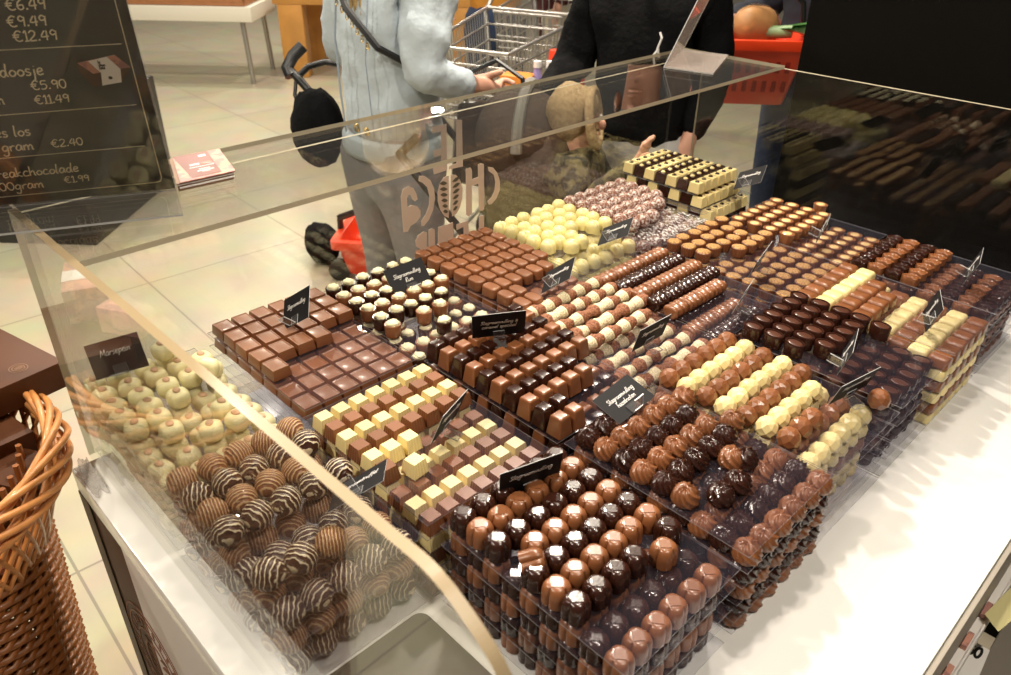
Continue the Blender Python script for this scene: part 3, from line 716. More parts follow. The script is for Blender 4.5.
# each kind: object name, list of (description, mesh, [(child name, mesh)])
topc = k_blob(M['cream'], .0104, .0056, z0=.0208, amp=.45)
topg = k_blob(M['gold'], .0126, .0026, z0=.0180, amp=.25, f=3)
topa = k_blob(M['caramel'], .0098, .0020, sx=1.0, z0=.0196, amp=.0)
alm = k_almond(.0255)
KIND = dict(
 square=('milk_chocolate_square', .0165, [('milk chocolate square', k_square(), [])]),
 cube=('ribbed_praline_cube', .0195, [('small white chocolate cube', k_cube(M['white']), []), ('small milk chocolate cube', k_cube(M['milk']), [])]),
 dome=('domed_praline', .0275, [('shiny dark chocolate dome', k_dome(M['dark']), []), ('shiny milk chocolate dome', k_dome(M['milk']), [])]),
 rock=('swirled_praline', .0215, [('ridged milk chocolate swirl', k_rock(M['milk']), []), ('ridged dark chocolate swirl', k_rock(M['dark']), [])]),
 facet=('faceted_praline', .0215, [('faceted milk chocolate praline', k_facet(M['milk']), []), ('faceted white chocolate praline', k_facet(M['white']), [])]),
 tall=('tall_praline', .030, [('tall tapered dark praline', k_tall(M['dark']), []), ('tall tapered milk praline', k_tall(M['milk']), [])]),
 oval=('oblong_praline', .018, [('smooth oblong milk chocolate praline', k_oval(M['milk']), [])]),
 rum=('cream_topped_cup', .0215, [('cream topped milk chocolate cup', k_cup(M['milk'], .0118, .0136, .0205), [('cream_topping', topc)]), ('cream topped dark chocolate cup', k_cup(M['dark'], .0118, .0136, .0205), [('cream_topping', topc)])]),
 gold=('ribbed_cup', .0195, [('ribbed chocolate cup with golden crumbs', k_cup(M['cup'], .0125, .0145, .0180, ribs=18), [('crumb_topping', topg)])]),
 almondtop=('glazed_cup', .0205, [('round praline with pale glazed top', k_cup(M['milk'], .0112, .0138, .0200, sx=1.12, sy=.95, n=28), [('glazed_top', topa)])]),
 marz=('marzipan_praline', .026, [('pale marzipan with an almond', k_marz(), [('almond', alm)])]),
 truffle=('drizzled_truffle', .035, [('milk truffle with pale drizzle', k_ball(M['stripem'], .0180), []), ('dark truffle with white drizzle', k_ball(M['striped'], .0180), [])]),
 log=('crumbed_log', .023, [('log with cream and cocoa crumbs', k_log([M['crumbw'], M['crumbb']]), [])]),
 braid=('braided_bar', .020, [('bumpy milk chocolate bar', k_braid(M['milk']), []), ('bumpy dark chocolate bar', k_braid(M['dark']), [])]),
 shell=('shell_praline', .0235, [('pale yellow ridged praline', k_shell(M['shellwhite']), [])]),
 coco=('coconut_truffle', .031, [('round truffle dusted with coconut', k_ball(M['coco'], .0162, .05), [])]),
 block=('dotted_praline_block', .026, [('white block with dark dot', k_block(M['white']), [('dot', k_dot(M['dark'], .0222))]), ('dark block with white dot', k_block(M['dark']), [('dot', k_dot(M['white'], .0222))])]),
 ovald=('oval_cup', .0225, [('dark oval cup with relief top', k_cup(M['dark'], .0118, .0128, .0225, sx=1.30, sy=.92, recess=.0015, n=28), [('relief_top', k_blob(M['ovaltop'], .0092, .0010, sx=1.3, sy=.9, z0=.0214, amp=.1))])]),
 heart=('heart_praline', .018, [('milk chocolate heart praline', k_heart(M['milk']), []), ('white chocolate heart praline', k_heart(M['white']), [])]),
 disc=('leaf_praline', .0155, [('dark leaf pattern praline', k_disc(M['dark']), []), ('milk leaf pattern praline', k_disc(M['milk']), [])]),
)
def place(kind, ci, loc, rz, label, group, rx=0, ry=0):
    nm, h, vs = KIND[kind]; d, me, ch = vs[ci % len(vs)]
    o = obj(nm, me, None, loc, (rx, ry, rz)); o['label'] = label; o['category'] = 'chocolate'; o['group'] = group
    for cn_, cm in ch: obj(cn_, cm, o)
    return o
NUMW = {k+1: w for k, w in enumerate(ORD)}
TRAYS = []
def stack(kind, where, xr, yr, zt, n, gx, gy, mask, pat, front=False, side=False, rotf=None, jit=.0006, lowpat=None, extra=(), stag=0, jrot=.05, ang=0, nxl=None, skip_layers=()):
    """kind, sheets x/y range, top sheet height, levels under it; gx=(x0,dx,nx) gy=(y0,dy,ny);
       mask = how many stand in each top row; pat = colour index per row"""
    nm, h, vs = KIND[kind]; pitch = zt/n
    cx, cy = (xr[0]+xr[1])/2, (yr[0]+yr[1])/2
    base_group = vs[0][0].split(' ')[-1]
    nx = nxl or gx[2]
    for k in range(n+1):
        z = max(.0012, zt-k*pitch)
        sx, sy = random.uniform(-.0025, .0025), random.uniform(-.002, .002)
        if k == 0: sx = sy = 0
        mb = MB(); mb.box(xr[0]-cx, xr[1]-cx, yr[0]-cy, yr[1]-cy, -.0012, 0, 0, side=1)
        o = obj('acrylic_tray', mb.mesh('acrylic_tray', [M['sheet'], M['sheetedge']], False), None, C(cx+sx, cy+sy, z+.0004), (0, 0, ang+(random.uniform(-.008, .008) if k else 0)))
        lv = 'topmost' if k == 0 else ('lowest' if k == n else NUMW[k+1]+' from top')
        tag(o, 'clear acrylic sheet, %s in the %s stack' % (lv, where), 'tray', 'clear acrylic sheets of the praline stacks')
    occ = set()
    def at(i, j, z, ln):
        x = gx[0]+gx[1]*i+random.uniform(-jit, jit); y = gy[0]+gy[1]*j+random.uniform(-jit, jit)+(stag*gy[1] if i % 2 else 0)
        rz = random.uniform(-jrot, jrot)+(rotf() if rotf else 0)
        return (x, y, z), rz
    for i in range(len(mask)):
        js = range(mask[i]) if isinstance(mask[i], int) else mask[i]
        for j in js:
            occ.add((i, j)); p, rz = at(i, j, zt+.0006, 0); ci = pat[i % len(pat)] if not callable(pat) else pat(i, j)
            d = vs[ci % len(vs)][0]
            place(kind, ci, C(*p), rz, '%s, %s from left in %s row from back' % (d, ORD[j], ORD[i]), '%s pralines standing on top' % where)
    for ei, (x, y, dz, ci, rx, ry, rz, txt) in enumerate(extra):
        place(kind, ci, C(x, y, zt+.0006+dz), rz, txt, '%s pralines standing on top' % where, rx, ry)
    lp = lowpat or pat
    for k in range(1, n+1):
        if k in skip_layers: continue
        z = max(.0012, zt-k*pitch)+.0006
        for i in range(nx):
            for j in range(gy[2]):
                if k == 1:
                    near = all((i+a, j+b) in occ for a in (-1, 0, 1) for b in (-1, 0, 1)) and 0 < i < nx-1 and j > 0
                    if near: continue
                    if (i, j) in occ and not (i == 0 or i >= nx-1 or j == 0 or (i+1, j) not in occ): continue
                else:
                    vis = (front and i >= nx-2) or (side and j <= 1) or (i == nx-1) or (j == 0)
                    if not vis: continue
                p, rz = at(i, j, z, k); ci = lp[(i+k) % len(lp)] if not callable(lp) else lp(i, j)
                d = vs[ci % len(vs)][0]
                place(kind, ci, C(*p), rz, '%s on the %s level below the top sheet' % (d, NUMW[k]), '%s %ss, %s level down' % (where, d, NUMW[k]))
rnd = lambda: random.uniform(0, 6.28)
BACK = (-.012, .272); MID = (.283, .553); FRT = (.563, .829)
def YR(y0): return (y0-.014, y0+.180)
stack('marz', 'marzipan', (-.008, .272), (.012, .186), .105, 4, (.020, .034, 8), (.030, .0355, 5), [4, 5, 5, 3, 2, [1, 3], [2, 3]], [0], side=True, rotf=lambda: random.uniform(-.6, .6), jit=.003,
      extra=[(.034, .128, .027, 0, .1, 0, .4, 'pale marzipan with an almond lying on top of others at back corner'), (.10, .165, .027, 0, 1.3, .2, .8, 'pale marzipan block tipped on its side beside milk chocolate squares')])
stack('truffle', 'drizzled truffle', (.283, .552), (.012, .190), .108, 3, (.303, .0372, 7), (.030, .0355, 5), [5, 5, 4, 5], [0, 1, 0, 1], side=True, front=True, rotf=rnd, jit=.001,
      extra=[(.499, .030, 0, 1, 0, 0, .7, 'dark drizzled truffle alone at front left of top sheet'), (.503, .066, 0, 1, 0, 0, 2.2, 'dark drizzled truffle just right of the lone front one'),
             (.506, .102, 0, 0, 0, 0, 1.1, 'milk drizzled truffle third along front edge of top sheet')])
stack('square', 'milk chocolate squares', BACK, (.212, .405), .120, 5, (.012, .0385, 7), (.232, .0320, 6), [6, 6, 6, 4, 1], [0], jrot=.03, skip_layers=(2, 3, 4, 5))
stack('cube', 'white and milk cubes', MID, (.196, .395), .120, 5, (.3225, .0270, 9), (.212, .0273, 7), [7, 7, 7, 7, 3, 1], [0, 1, 0, 1], side=True, jrot=.04, jit=.0004,
      extra=[(.472, .243, .0, 0, 0, 0, .1, 'white chocolate cube standing alone on top near front of its stack')])
stack('dome', 'shiny dome', FRT, (.206, .397), .120, 4, (.582, .0278, 9), (.224, .0300, 6), [[0, 1, 2, 3, 4, 5], 6, 6, [1, 2, 3, 4, 5], 6, 6, [0, 1, 2, 3, 5]], [0, 1], front=True, side=True, rotf=lambda: R(45), jit=.001, jrot=.12,
      extra=[(.676, .222, .014, 1, 1.25, .2, 2.4, 'milk chocolate dome tipped over on its side'), (.765, .345, 0, 1, 0, 0, .8, 'milk chocolate dome alone at the front right of its group')])
stack('rum', 'cream topped cup', BACK, (.412, .600), .118, 4, (.022, .0335, 8), (.424, .0315, 6), [6, 6, 6, 6, 5, [0, 2, 3]], [1, 0], rotf=rnd, jit=.003,
      extra=[(.235, .49, 0, 1, 0, 0, 0, 'dark cream topped cup standing alone at front of its stack')])
stack('tall', 'tall praline', MID, (.410, .602), .120, 3, (.294, .0274, 10), (.427, .0272, 7), [7, 7, 7, 7, 7, 7, 5, 5, 2, 2], [0, 1], jit=.0004, jrot=.02)
stack('rock', 'ridged swirl', FRT, (.412, .604), .125, 5, (.585, .0290, 9), (.434, .0330, 6), [2, [0, 1, 2, 3, 4, 5], 5, 5, 5, [0, 3], [1, 2]], [1, 0, 1, 0, 1, 0], front=True, side=False, rotf=rnd, jit=.0012,
      extra=[(.742, .545, 0, 1, 0, 0, .4, 'dark ridged swirl apart at front right of top sheet'), (.690, .600, 0, 0, 0, 0, 1.4, 'milk ridged swirl at the right end beside the faceted pralines')])
stack('oval', 'oblong praline', BACK, (.610, .802), .120, 5, (.012, .0373, 8), (.628, .0265, 7), [7, 7, 7, 7, 7, 6, 2, 2], [0], jit=.0004, jrot=.02)
stack('log', 'crumbed log', MID, (.608, .800), .115, 4, (.300, .0320, 8), (.628, .0392, 5), [5, 5, 5, 5, 4], [0], jit=.001, jrot=.03, rotf=lambda: random.choice((0, PI)))
stack('facet', 'faceted praline', FRT, (.616, .806), .118, 5, (.567, .0314, 8), (.632, .0305, 6), [6, 6, 6, 6, 6, 5, 3], [0, 1], front=True, rotf=rnd, jit=.0006, lowpat=[1, 0, 1],
      extra=[(.800, .800, .004, 0, .3, 0, 0, 'faceted milk chocolate praline alone at the right front corner')])
stack('shell', 'pale yellow praline', (-.012, .262), (.808, 1.004), .122, 4, (.016, .0315, 7), (.826, .0345, 6), [6, 6, 6, 6, [0, 1, 2, 4, 5], [1, 2]], [0], rotf=lambda: random.uniform(-.5, .8), jit=.003)
stack('braid', 'bumpy bar', MID, (.806, 1.0), .115, 5, (.302, .0378, 7), (.812, .0384, 4), [4, 4, 4, 4, 4], [0, 1], jit=.0004, jrot=.015,
      extra=[(.302+.0378*k, .812+.0384*4, 0, k % 2, 0, 0, 0, 'bumpy %s bar at right end of %s row' % (('milk', 'dark')[k % 2], ORD[k])) for k in range(4)])
stack('ovald', 'dark oval cup', (.575, .829), (.812, 1.0), .122, 4, (.584, .0350, 7), (.828, .0300, 6), [[0, 1, 2, 3, 4, 5], 6, 6, [1, 2, 3, 4, 5], [5]], [0], front=True, jit=.002, jrot=.2)
stack('coco', 'coconut truffle', (-.012, .272), (1.012, 1.206), .118, 3, (.022, .0335, 7), (1.030, .0340, 6), [6, 6, 6, 6, 5, 3], [0], rotf=rnd, jit=.0015)
stack('gold', 'golden crumb cup', MID, (1.006, 1.202), .120, 5, (.300, .0340, 8), (1.018, .0335, 6), [6, 6, 5, [2, 3, 4, 5]], [0], rotf=rnd, jit=.003)
stack('heart', 'heart praline', (.575, .829), (1.006, 1.196), .124, 6, (.585, .0325, 8), (1.000, .0315, 6), [6, 6, 5, 4], [0, 1, 0, 0], front=True, jit=.0006, jrot=.03, lowpat=[0, 1])
stack('block', 'dotted block', (-.012, .24), (1.214, 1.41), .122, 5, (.020, .0300, 8), (1.250, .0262, 6), [], [0, 1], jit=.0003, jrot=.01)
stack('almondtop', 'pale glazed praline', MID, (1.206, 1.41), .118, 5, (.322, .0365, 7), (1.218, .0305, 6), [6, 6, 6, 6], [0], jit=.0008, jrot=.1,
      extra=[(.40, 1.42, 0, 0, 0, 0, 0, 'round praline with pale glazed top standing alone near end panel')])
stack('disc', 'leaf pattern praline', (.575, .829), (1.204, 1.40), .120, 6, (.585, .0310, 8), (1.212, .0310, 6), [6, 6, 6, 6], [0, 1, 0, 1], front=True, jit=.0006, jrot=.06)
# the dotted blocks stand one level higher, on two more sheets
for k, (x1) in enumerate((.222, .200)):
    mb = MB(); mb.box(-.012, x1, 1.232, 1.400, -.0012, 0, 0, side=1)
    o = obj('acrylic_tray', mb.mesh('acrylic_tray', [M['sheet'], M['sheetedge']], False), None, C(0, 0, .1225+.029*(k+1)-.029*1))
    tag(o, 'small clear sheet carrying the %s blocks with dots' % ('lower' if k == 0 else 'upper'), 'tray', 'clear acrylic sheets of the praline stacks')
for lv, (nx, z) in enumerate(((7, .1240), (7, .1530))):
    for i in range(nx):
        for j in range(6 if lv else 6):
            if lv == 0 and not (i >= 6 or j == 0): continue
            ci = i % 2; d = KIND['block'][2][ci][0]
            x = .014+.0300*i+(.012 if lv == 0 else 0); y = 1.246+.0262*j
            place('block', ci, C(x, y, z), 0, ('%s, %s from left in %s row from back' % (d, ORD[j], ORD[i])) if lv else '%s just under the upper small sheet' % d,
                  'dotted blocks on the %s sheet' % ('upper' if lv else 'lower'))
# coconut crumbs
m_ = MB()
for k in range(500):
    x, y = random.uniform(.16, .262), random.uniform(1.02, 1.20); s_ = random.uniform(.0006, .0014)
    m_.box(x-.21-s_*2, x-.21+s_*2, y-1.11-s_*.5, y-1.11+s_*.5, 0, s_*.6, mat=Matrix.Rotation(0, 4, 'Z'))
tag(obj('coconut_flakes', m_.mesh('coconut_flakes', M['ink'], False), None, C(.21, 1.11, .1190)), 'white coconut flakes scattered on the sheet before the dusted truffles', 'coconut flakes', kind='stuff')
# ------------------------------------------------------------ price cards in clear clips
CARDS = {'marz': {'c': [0.0565, 0.0586, 0.1748], 'q': [0.971, 1.218, 0.212], 'w': 0.0718}, 'sq': {'c': [0.0897, 0.3159, 0.1667], 'q': [-0.195, 1.038, 0.741], 'w': 0.0759}, 'rum': {'c': [0.0974, 0.5274, 0.1517], 'q': [1.232, 0.871, 0.177], 'w': 0.0726}, 'car': {'c': [0.3527, 0.4975, 0.1773], 'q': [0.973, 1.984, 0.061], 'w': 0.0795}, 'oval': {'c': [0.2781, 0.7085, 0.1603], 'q': [-0.632, 0.85, 1.019], 'w': 0.0709}, 'shell': {'c': [0.2193, 0.9359, 0.1566], 'q': [-0.607, 0.713, 0.945], 'w': 0.0721}, 'carsq': {'c': [0.27, 1.3323, 0.1854], 'q': [-0.587, 0.813, 0.714], 'w': 0.0713}, 'log': {'c': [0.4979, 0.6787, 0.153], 'q': [1.504, 1.883, 0.078], 'w': 0.0688}, 'cube': {'c': [0.449, 0.3192, 0.1531], 'q': [1.95, 1.924, -0.063], 'w': 0.0713}, 'truff': {'c': [0.4913, 0.1505, 0.168], 'q': [-1.033, 0.577, 1.955], 'w': 0.0713}, 'dome': {'c': [0.6024, 0.309, 0.1574], 'q': [1.225, 1.874, 0.114], 'w': 0.077}, 'rock': {'c': [0.5652, 0.5282, 0.1399], 'q': [1.004, 0.297, 0.565], 'w': 0.0729}, 'gold': {'c': [0.4769, 1.0299, 0.157], 'q': [1.813, 1.892, 0.316], 'w': 0.0632}, 'braid': {'c': [0.5292, 0.8872, 0.1538], 'q': [1.85, 1.881, -0.108], 'w': 0.0682}, 'almond': {'c': [0.4878, 1.2445, 0.159], 'q': [-1.15, 1.346, 1.188], 'w': 0.0536}, 'disc': {'c': [0.7534, 1.2713, 0.1625], 'q': [-1.21, 1.372, 1.166], 'w': 0.0591}, 'heart': {'c': [0.7693, 1.0448, 0.1638], 'q': [-0.935, 1.498, 1.171], 'w': 0.0604}, 'ovald': {'c': [0.7342, 0.8225, 0.1656], 'q': [-1.152, 1.406, 1.128], 'w': 0.0635}, 'facet': {'c': [0.7753, 0.7612, 0.1557], 'q': [1.334, 1.954, 0.18], 'w': 0.0697}}
TXT = dict(marz=["Marsepein"], rum=["Slagroomvulling", "Rum"], car=["Slagroomvulling &", "caramel speciaal"], rock=["Slagroomvulling", "hazelnoten"], truff=["Slagroomtruffel"])
LBL = dict(marz='tilted black card lettered in white over the marzipan', sq='black card standing on the milk chocolate squares', rum='black card with two white words leaning on the cream topped cups',
 car='black card with two lines facing front above the tall pralines', oval='black card at the front of the oblong milk pralines', shell='black card in front of the pale yellow pralines',
 carsq='black card on the sheet right of the dotted blocks', log='black card at the front of the crumbed logs', cube='narrow black card seen edge on among the white and milk cubes',
 truff='black card half behind the cream panel edge by the drizzled truffles', dome='wide black card behind the shiny domed pralines', rock='grey black card lying back over the ridged swirls',
 gold='black card seen edge on in front of the golden crumb cups', braid='thin black card seen edge on right of the bumpy bars', almond='small card at the right of the pale glazed pralines',
 disc='small tilted card among the leaf pattern pralines', heart='small tilted card among the heart pralines', ovald='narrow tilted card on the dark oval cups', facet='tilted black card over the front faceted pralines')
for k, cd in CARDS.items():
    q = cd['q']; Mx = Matrix.Rotation(q[0], 3, 'Z') @ Matrix.Rotation(q[1], 3, 'X') @ Matrix.Rotation(q[2], 3, 'Z')
    w = cd['w']; h = w/1.45
    t = empty('price_card', C(*cd['c']), Mx.to_euler()); tag(t, LBL[k], 'price card', 'black price cards on the praline stacks')
    mb = MB(); mb.box(-w/2, w/2, -h/2, h/2, -.0007, 0, 0, side=1); obj('card', mb.mesh('card', [M['card'], M['cardedge']], False), t)
    lines = TXT.get(k, ["Slagroomvulling"]); mb = MB()
    for li, s_ in enumerate(lines):
        sz = min(w*.72/textw(s_), .011) if textw(s_) > 3 else .0085
        sz = min(w*.70/textw(lines[0]), .011)
        write(mb, s_, -textw(s_)*sz/2, .004-li*sz*1.25, sz, .085, .22, .0002, .0005)
    obj('lettering', mb.mesh('lettering', M['ink'], False), t)
    mb = MB(); mb.box(-.009, .009, -h/2-.001, -h/2+.014, .0010, .0020); 
    dn = (Mx.inverted() @ Vector((0, 0, -1))).normalized()
    mb.box(-.009, .009, -h/2-.0016, -h/2, -.001, .0190, mat=Matrix.Rotation(R(-12), 4, 'X'))
    me = mb.mesh('clip', [M['clip'], M['clipedge']], False)
    for p in me.polygons:
        if p.area < .00004: p.material_index = 1
    obj('clip', me, t)

# ------------------------------------------------------------ wicker basket and cartons
bx, by, zr, br_ = -.066, -.249, .044, .238
bk = tag(empty('wicker_basket', (bx, by, 0)), 'tall woven willow basket holding brown cartons at left of counter', 'basket')
mb = MB()
for s_ in range(7):
    pts = []
    for k in range(120):
        a = 2*PI*k/120; ph = a*3+s_*PI/3.5
        r_ = br_-.010+.011*math.sin(ph)-.002*(s_ % 2)+.0015*math.sin(a*7+s_); z = zr+CH+.004+.022*math.cos(ph)-.010*math.sin(ph)+.002*math.sin(a*5+s_*2)
        pts.append((r_*math.cos(a), r_*math.sin(a), z))
    mb.tube(pts, .0050, 7, closed=True)
obj('braided_rim', mb.mesh('braided_rim', M['wicker'], angle=80), bk)
mb = MB()
NS = 54
for k in range(NS):                                    # pale open weave just under the rim
    a = 2*PI*k/NS
    for sg in (-1, 1):
        pts = [((br_-.012-.046*t)*math.cos(a+sg*.30*t), (br_-.012-.046*t)*math.sin(a+sg*.30*t), CH+zr-.01-.125*t) for t in [i/5 for i in range(6)]]
        mb.tube(pts, .0036, 5)
obj('upper_weave', mb.mesh('upper_weave', M['wicker'], angle=80), bk)
mb = MB(); rows = 84; segs = 92
z1 = CH+zr-.10; 
def rad(t): return .178-.050*t
for j in range(rows):
    t = j/rows; z = z1*(1-t)+.02*t
    pts = []
    for k in range(segs):
        a = 2*PI*k/segs; r_ = rad(t)+.0055*math.sin(a*23+PI*j)
        pts.append((r_*math.cos(a), r_*math.sin(a), z))
    mb.tube(pts, .0058, 5, closed=True)
obj('woven_body', mb.mesh('woven_body', M['wickerd'], angle=80), bk)
mb = MB()
for k in range(46):
    a = 2*PI*k/46; mb.tube([(rad(0)*math.cos(a)*.99, rad(0)*math.sin(a)*.99, z1+.1), (rad(.5)*math.cos(a), rad(.5)*math.sin(a), z1*.5), (rad(1)*math.cos(a), rad(1)*math.sin(a), .015)], .0045, 5)
obj('stakes', mb.mesh('stakes', M['wickerd'], angle=80), bk)
mb = MB(); mb.lathe([(.174, CH-.09), (.002, CH-.089)], 32); obj('basket_floor', mb.mesh('basket_floor', M['wickerd']), bk)

def carton(loc, rot, sz, label, band=False, emblem=False, pattern=False, group='cartons in the wicker basket'):
    t = tag(empty('chocolate_box', C(*loc), rot), label, 'box', group); a, b, c_ = sz
    mb = MB(); mb.box(-a/2, a/2, -b/2, b/2, 0, c_); obj('carton', mb.mesh('carton', M['pink'] if pattern else M['boxbr'], bevel=.0012), t)
    if band: mb = MB(); mb.box(-a*.17, a*.17, -b/2-.0008, b/2+.0008, -.0008, c_+.0008); obj('sleeve', mb.mesh('sleeve', M['paper'], False), t)
    if emblem:
        mb = MB()
        for rr in (.0125, .0085):
            for k in range(28):
                a0, a1 = 2*PI*k/28, 2*PI*(k+1)/28
                q = [(.068+(rr+s)*math.cos(x), .028+(rr+s)*math.sin(x)) for x, s in ((a0, -.0006), (a1, -.0006), (a1, .0006), (a0, .0006))]
                mb.prism(q, c_, c_+.0004)
        for k in range(5):
            q = [(.068+a_, .028+b_) for a_, b_ in [(-.0055+.001*abs(k-2), -.005+k*.0024), (.0055-.001*abs(k-2), -.005+k*.0024), (.0055-.001*abs(k-2), -.0037+k*.0024), (-.0055+.001*abs(k-2), -.0037+k*.0024)]]
            mb.prism(q, c_, c_+.0004)
        obj('emblem', mb.mesh('emblem', M['boxemb'], False), t)
    return t
# orientation with local z towards the viewer
def frame(xdir, nrm):
    z = Vector(nrm).normalized(); x = Vector(xdir); x = (x-z*x.dot(z)).normalized(); y = z.cross(x)
    return Matrix((x, y, z)).transposed().to_euler()
carton((-.205, -.075, .056), (R(-3), R(2), R(15)), (.20, .16, .045), 'large brown carton with round embossed emblem, topmost in the basket', emblem=True)
carton((-.125, -.150, .008), (R(-4), R(3), R(12)), (.18, .16, .045), 'plain brown carton just below the emblem carton')
carton((-.045, -.105, -.030), (R(5), R(12), R(40)), (.075, .07, .055), 'small dark brown carton wedged at the basket wall')
carton((-.085, -.290, -.045), (R(4), R(-4), R(25)), (.17, .10, .04), 'brown carton with a white sleeve low in the basket', band=True)
carton((-.02, -.22, -.080), (0, R(3), R(60)), (.12, .08, .03), 'plain dark brown carton lowest at the right of basket')
carton((-.255, -.135, .104), (0, 0, R(20)), (.12, .085, .06), 'pink patterned gift box with white sleeve on the emblem carton', band=True, pattern=True)
carton((-.150, -.165, .104), (0, 0, R(60)), (.10, .075, .045), 'smaller pink patterned gift box with white sleeve, nearer the guard', band=True, pattern=True)
# crinkled wrap on the counter corner
mb = MB(); rs = []
nn = 30
vs = []; fs = []
for i in range(nn):
    for j in range(nn):
        u, v = i/(nn-1), j/(nn-1)
        vs.append((-.035+.080*u+.008*math.sin(9*v), -.028+.019*v, .0014+.012*max(0, (1-u))*v+.006*abs(noise3(Vector((u*7, v*5, 0)), 1.5))))
for i in range(nn-1):
    for j in range(nn-1): fs.append((i*nn+j, (i+1)*nn+j, (i+1)*nn+j+1, i*nn+j+1))
mb.add(vs, fs); me = mb.mesh('clear_wrap', M['wrap'], False)
o = obj('clear_wrap', me, None, C(.052, 0, 0)); tag(o, 'crumpled clear plastic wrap on the counter corner beside the basket', 'wrap')
sm = o.modifiers.new('thickness', 'SOLIDIFY'); sm.thickness = .0004

# ------------------------------------------------------------ people
def skin_mesh(name, nodes, edges, mat, parent, sub=2, root=0):
    """nodes: list of (x,y,z,rx,ry)"""
    me = bpy.data.meshes.new(name); me.from_pydata([n[:3] for n in nodes], edges, [])
    me.materials.append(mat)
    o = obj(name, me, parent)
    me.skin_vertices.new() if hasattr(me.skin_vertices, 'new') and not me.skin_vertices else None
    sk = o.modifiers.new('skin', 'SKIN'); sk.use_smooth_shade = True
    if not me.skin_vertices: pass
    for i, n in enumerate(nodes):
        d = me.skin_vertices[0].data[i]; d.radius = (n[3], n[4]); d.use_root = (i == root)
    ss = o.modifiers.new('smooth', 'SUBSURF'); ss.levels = sub; ss.render_levels = sub
    return o
def limb(pts):
    return pts
def person(name_label, loc, yaw, mats, RA, LA, lean=0, scale=1, hair='short', group=None, hands=(True, True), bulk=1.0, jl=.92, visible_legs=True):
    """local frame: facing +Y, right hand at +X. RA / LA = (elbow, wrist, finger direction) in local coordinates"""
    p = empty('person', loc, (0, 0, yaw)); p.scale = (scale,)*3; tag(p, name_label, 'person', group)
    nodes = []; edges = []
    def add(par, x, y, z, rx, ry=None):
        nodes.append((x, y, z, rx, ry or rx)); i = len(nodes)-1
        if par is not None: edges.append((par, i))
        return i
    pel = add(None, 0, 0, .98, .10, .08)
    bel = add(pel, 0, lean*.3, 1.10, .10, .075)
    che = add(bel, 0, lean*.7, 1.28, .11, .08)
    nk = add(che, 0, lean, 1.45, .06, .06)
    hd0 = add(nk, 0, lean+.01, 1.55, .062, .07); hd1 = add(hd0, 0, lean+.02, 1.63, .076, .09); add(hd1, 0, lean+.01, 1.70, .055, .065)
    hips = {}
    for s_ in (1, -1):
        h_ = add(pel, s_*.09, 0, .90, .07); k_ = add(h_, s_*.10, .01, .50, .058); a_ = add(k_, s_*.10, -.01, .09, .04); add(a_, s_*.11, .12, .04, .034)
        A_ = RA if s_ > 0 else LA
        sh = add(che, s_*.165, lean, 1.38, .045); e = add(sh, *A_[0], .038); w = add(e, *A_[1], .030, .026)
        d = Vector(A_[2]).normalized(); wv_ = Vector(A_[1]); pm = wv_+d*.045; pp = add(w, *pm, .034, .020)
        side = Vector(A_[3]).normalized() if len(A_) > 3 else d.cross(Vector((0, 0, 1))).normalized()
        nrm = d.cross(side).normalized()
        curl = A_[4] if len(A_) > 4 else .4
        kn = add(pp, *(wv_+d*.075), .034, .017)
        for f_ in range(4):
            off = side*(.030-.020*f_)*1.0; L = (.040, .046, .043, .034)[f_]
            b0 = wv_+d*.088+off; d1 = (d*math.cos(curl)+nrm*math.sin(curl)).normalized(); d2 = (d*math.cos(curl*2.2)+nrm*math.sin(curl*2.2)).normalized()
            i0 = add(kn, *b0, .0095); i1 = add(i0, *(b0+d1*L*.55), .0088); i2 = add(i1, *(b0+d1*L*.55+d2*L*.45), .0075)
        tb = wv_+d*.030+side*.030; td = (d*.7+side*.6+nrm*.45).normalized()
        t0 = add(pp, *tb, .012); t1 = add(t0, *(tb+td*.028), .0105); add(t1, *(tb+td*.05), .008)
    body = skin_mesh('body', nodes, edges, mats['skin'], p, 1)
    # face
    mb = MB()
    for s_ in (1, -1): mb.ell((s_*.030, lean+.100, 1.605), .012, .008, .008, 10, 6)
    obj('eyes', mb.mesh('eyes', M['ink'], angle=80), p)
    mb = MB(); mb.ell((0, lean+.112, 1.575), .014, .018, .024, 10, 8); mb.ell((0, lean+.098, 1.535), .024, .010, .007, 12, 6)
    for s_ in (1, -1): mb.ell((s_*.080, lean+.01, 1.595), .010, .018, .030, 8, 6)
    obj('nose_and_mouth', mb.mesh('nose_and_mouth', mats['skin'], angle=80), p)
    # hair
    mb = MB(); mb.ell((0, lean-.012, 1.655), .092, .108, .085, 20, 12, 0, lambda q: 1+.04*noise3(q, 5))
    if hair == 'long':
        for k in range(26):
            a = PI*(1.0+k/25.0); r0 = .085
            pts = [(r0*math.cos(a)*(1+.15*t)+.008*math.sin(k*3+t*5), lean-.01+r0*math.sin(a)*(1+.3*t), 1.66-.40*t-(k % 5)*.012*t) for t in [i/6 for i in range(7)]]
            mb.tube(pts, [.016, .018, .017, .015, .012, .009, .004], 6)
    obj('hair', mb.mesh('hair', mats['hair'], angle=80), p)
    # jacket over torso and arms
    nodes = []; edges = []; b_ = bulk
    c0 = add(None, 0, 0, jl, .170*b_, .135*b_); c1 = add(c0, 0, lean*.25, jl+.13, .165*b_, .130*b_); c2 = add(c1, 0, lean*.6, 1.24, .165*b_, .130*b_); c3 = add(c2, 0, lean*.9, 1.38, .115*b_, .095*b_); add(c3, 0, lean, 1.46, .072, .07)
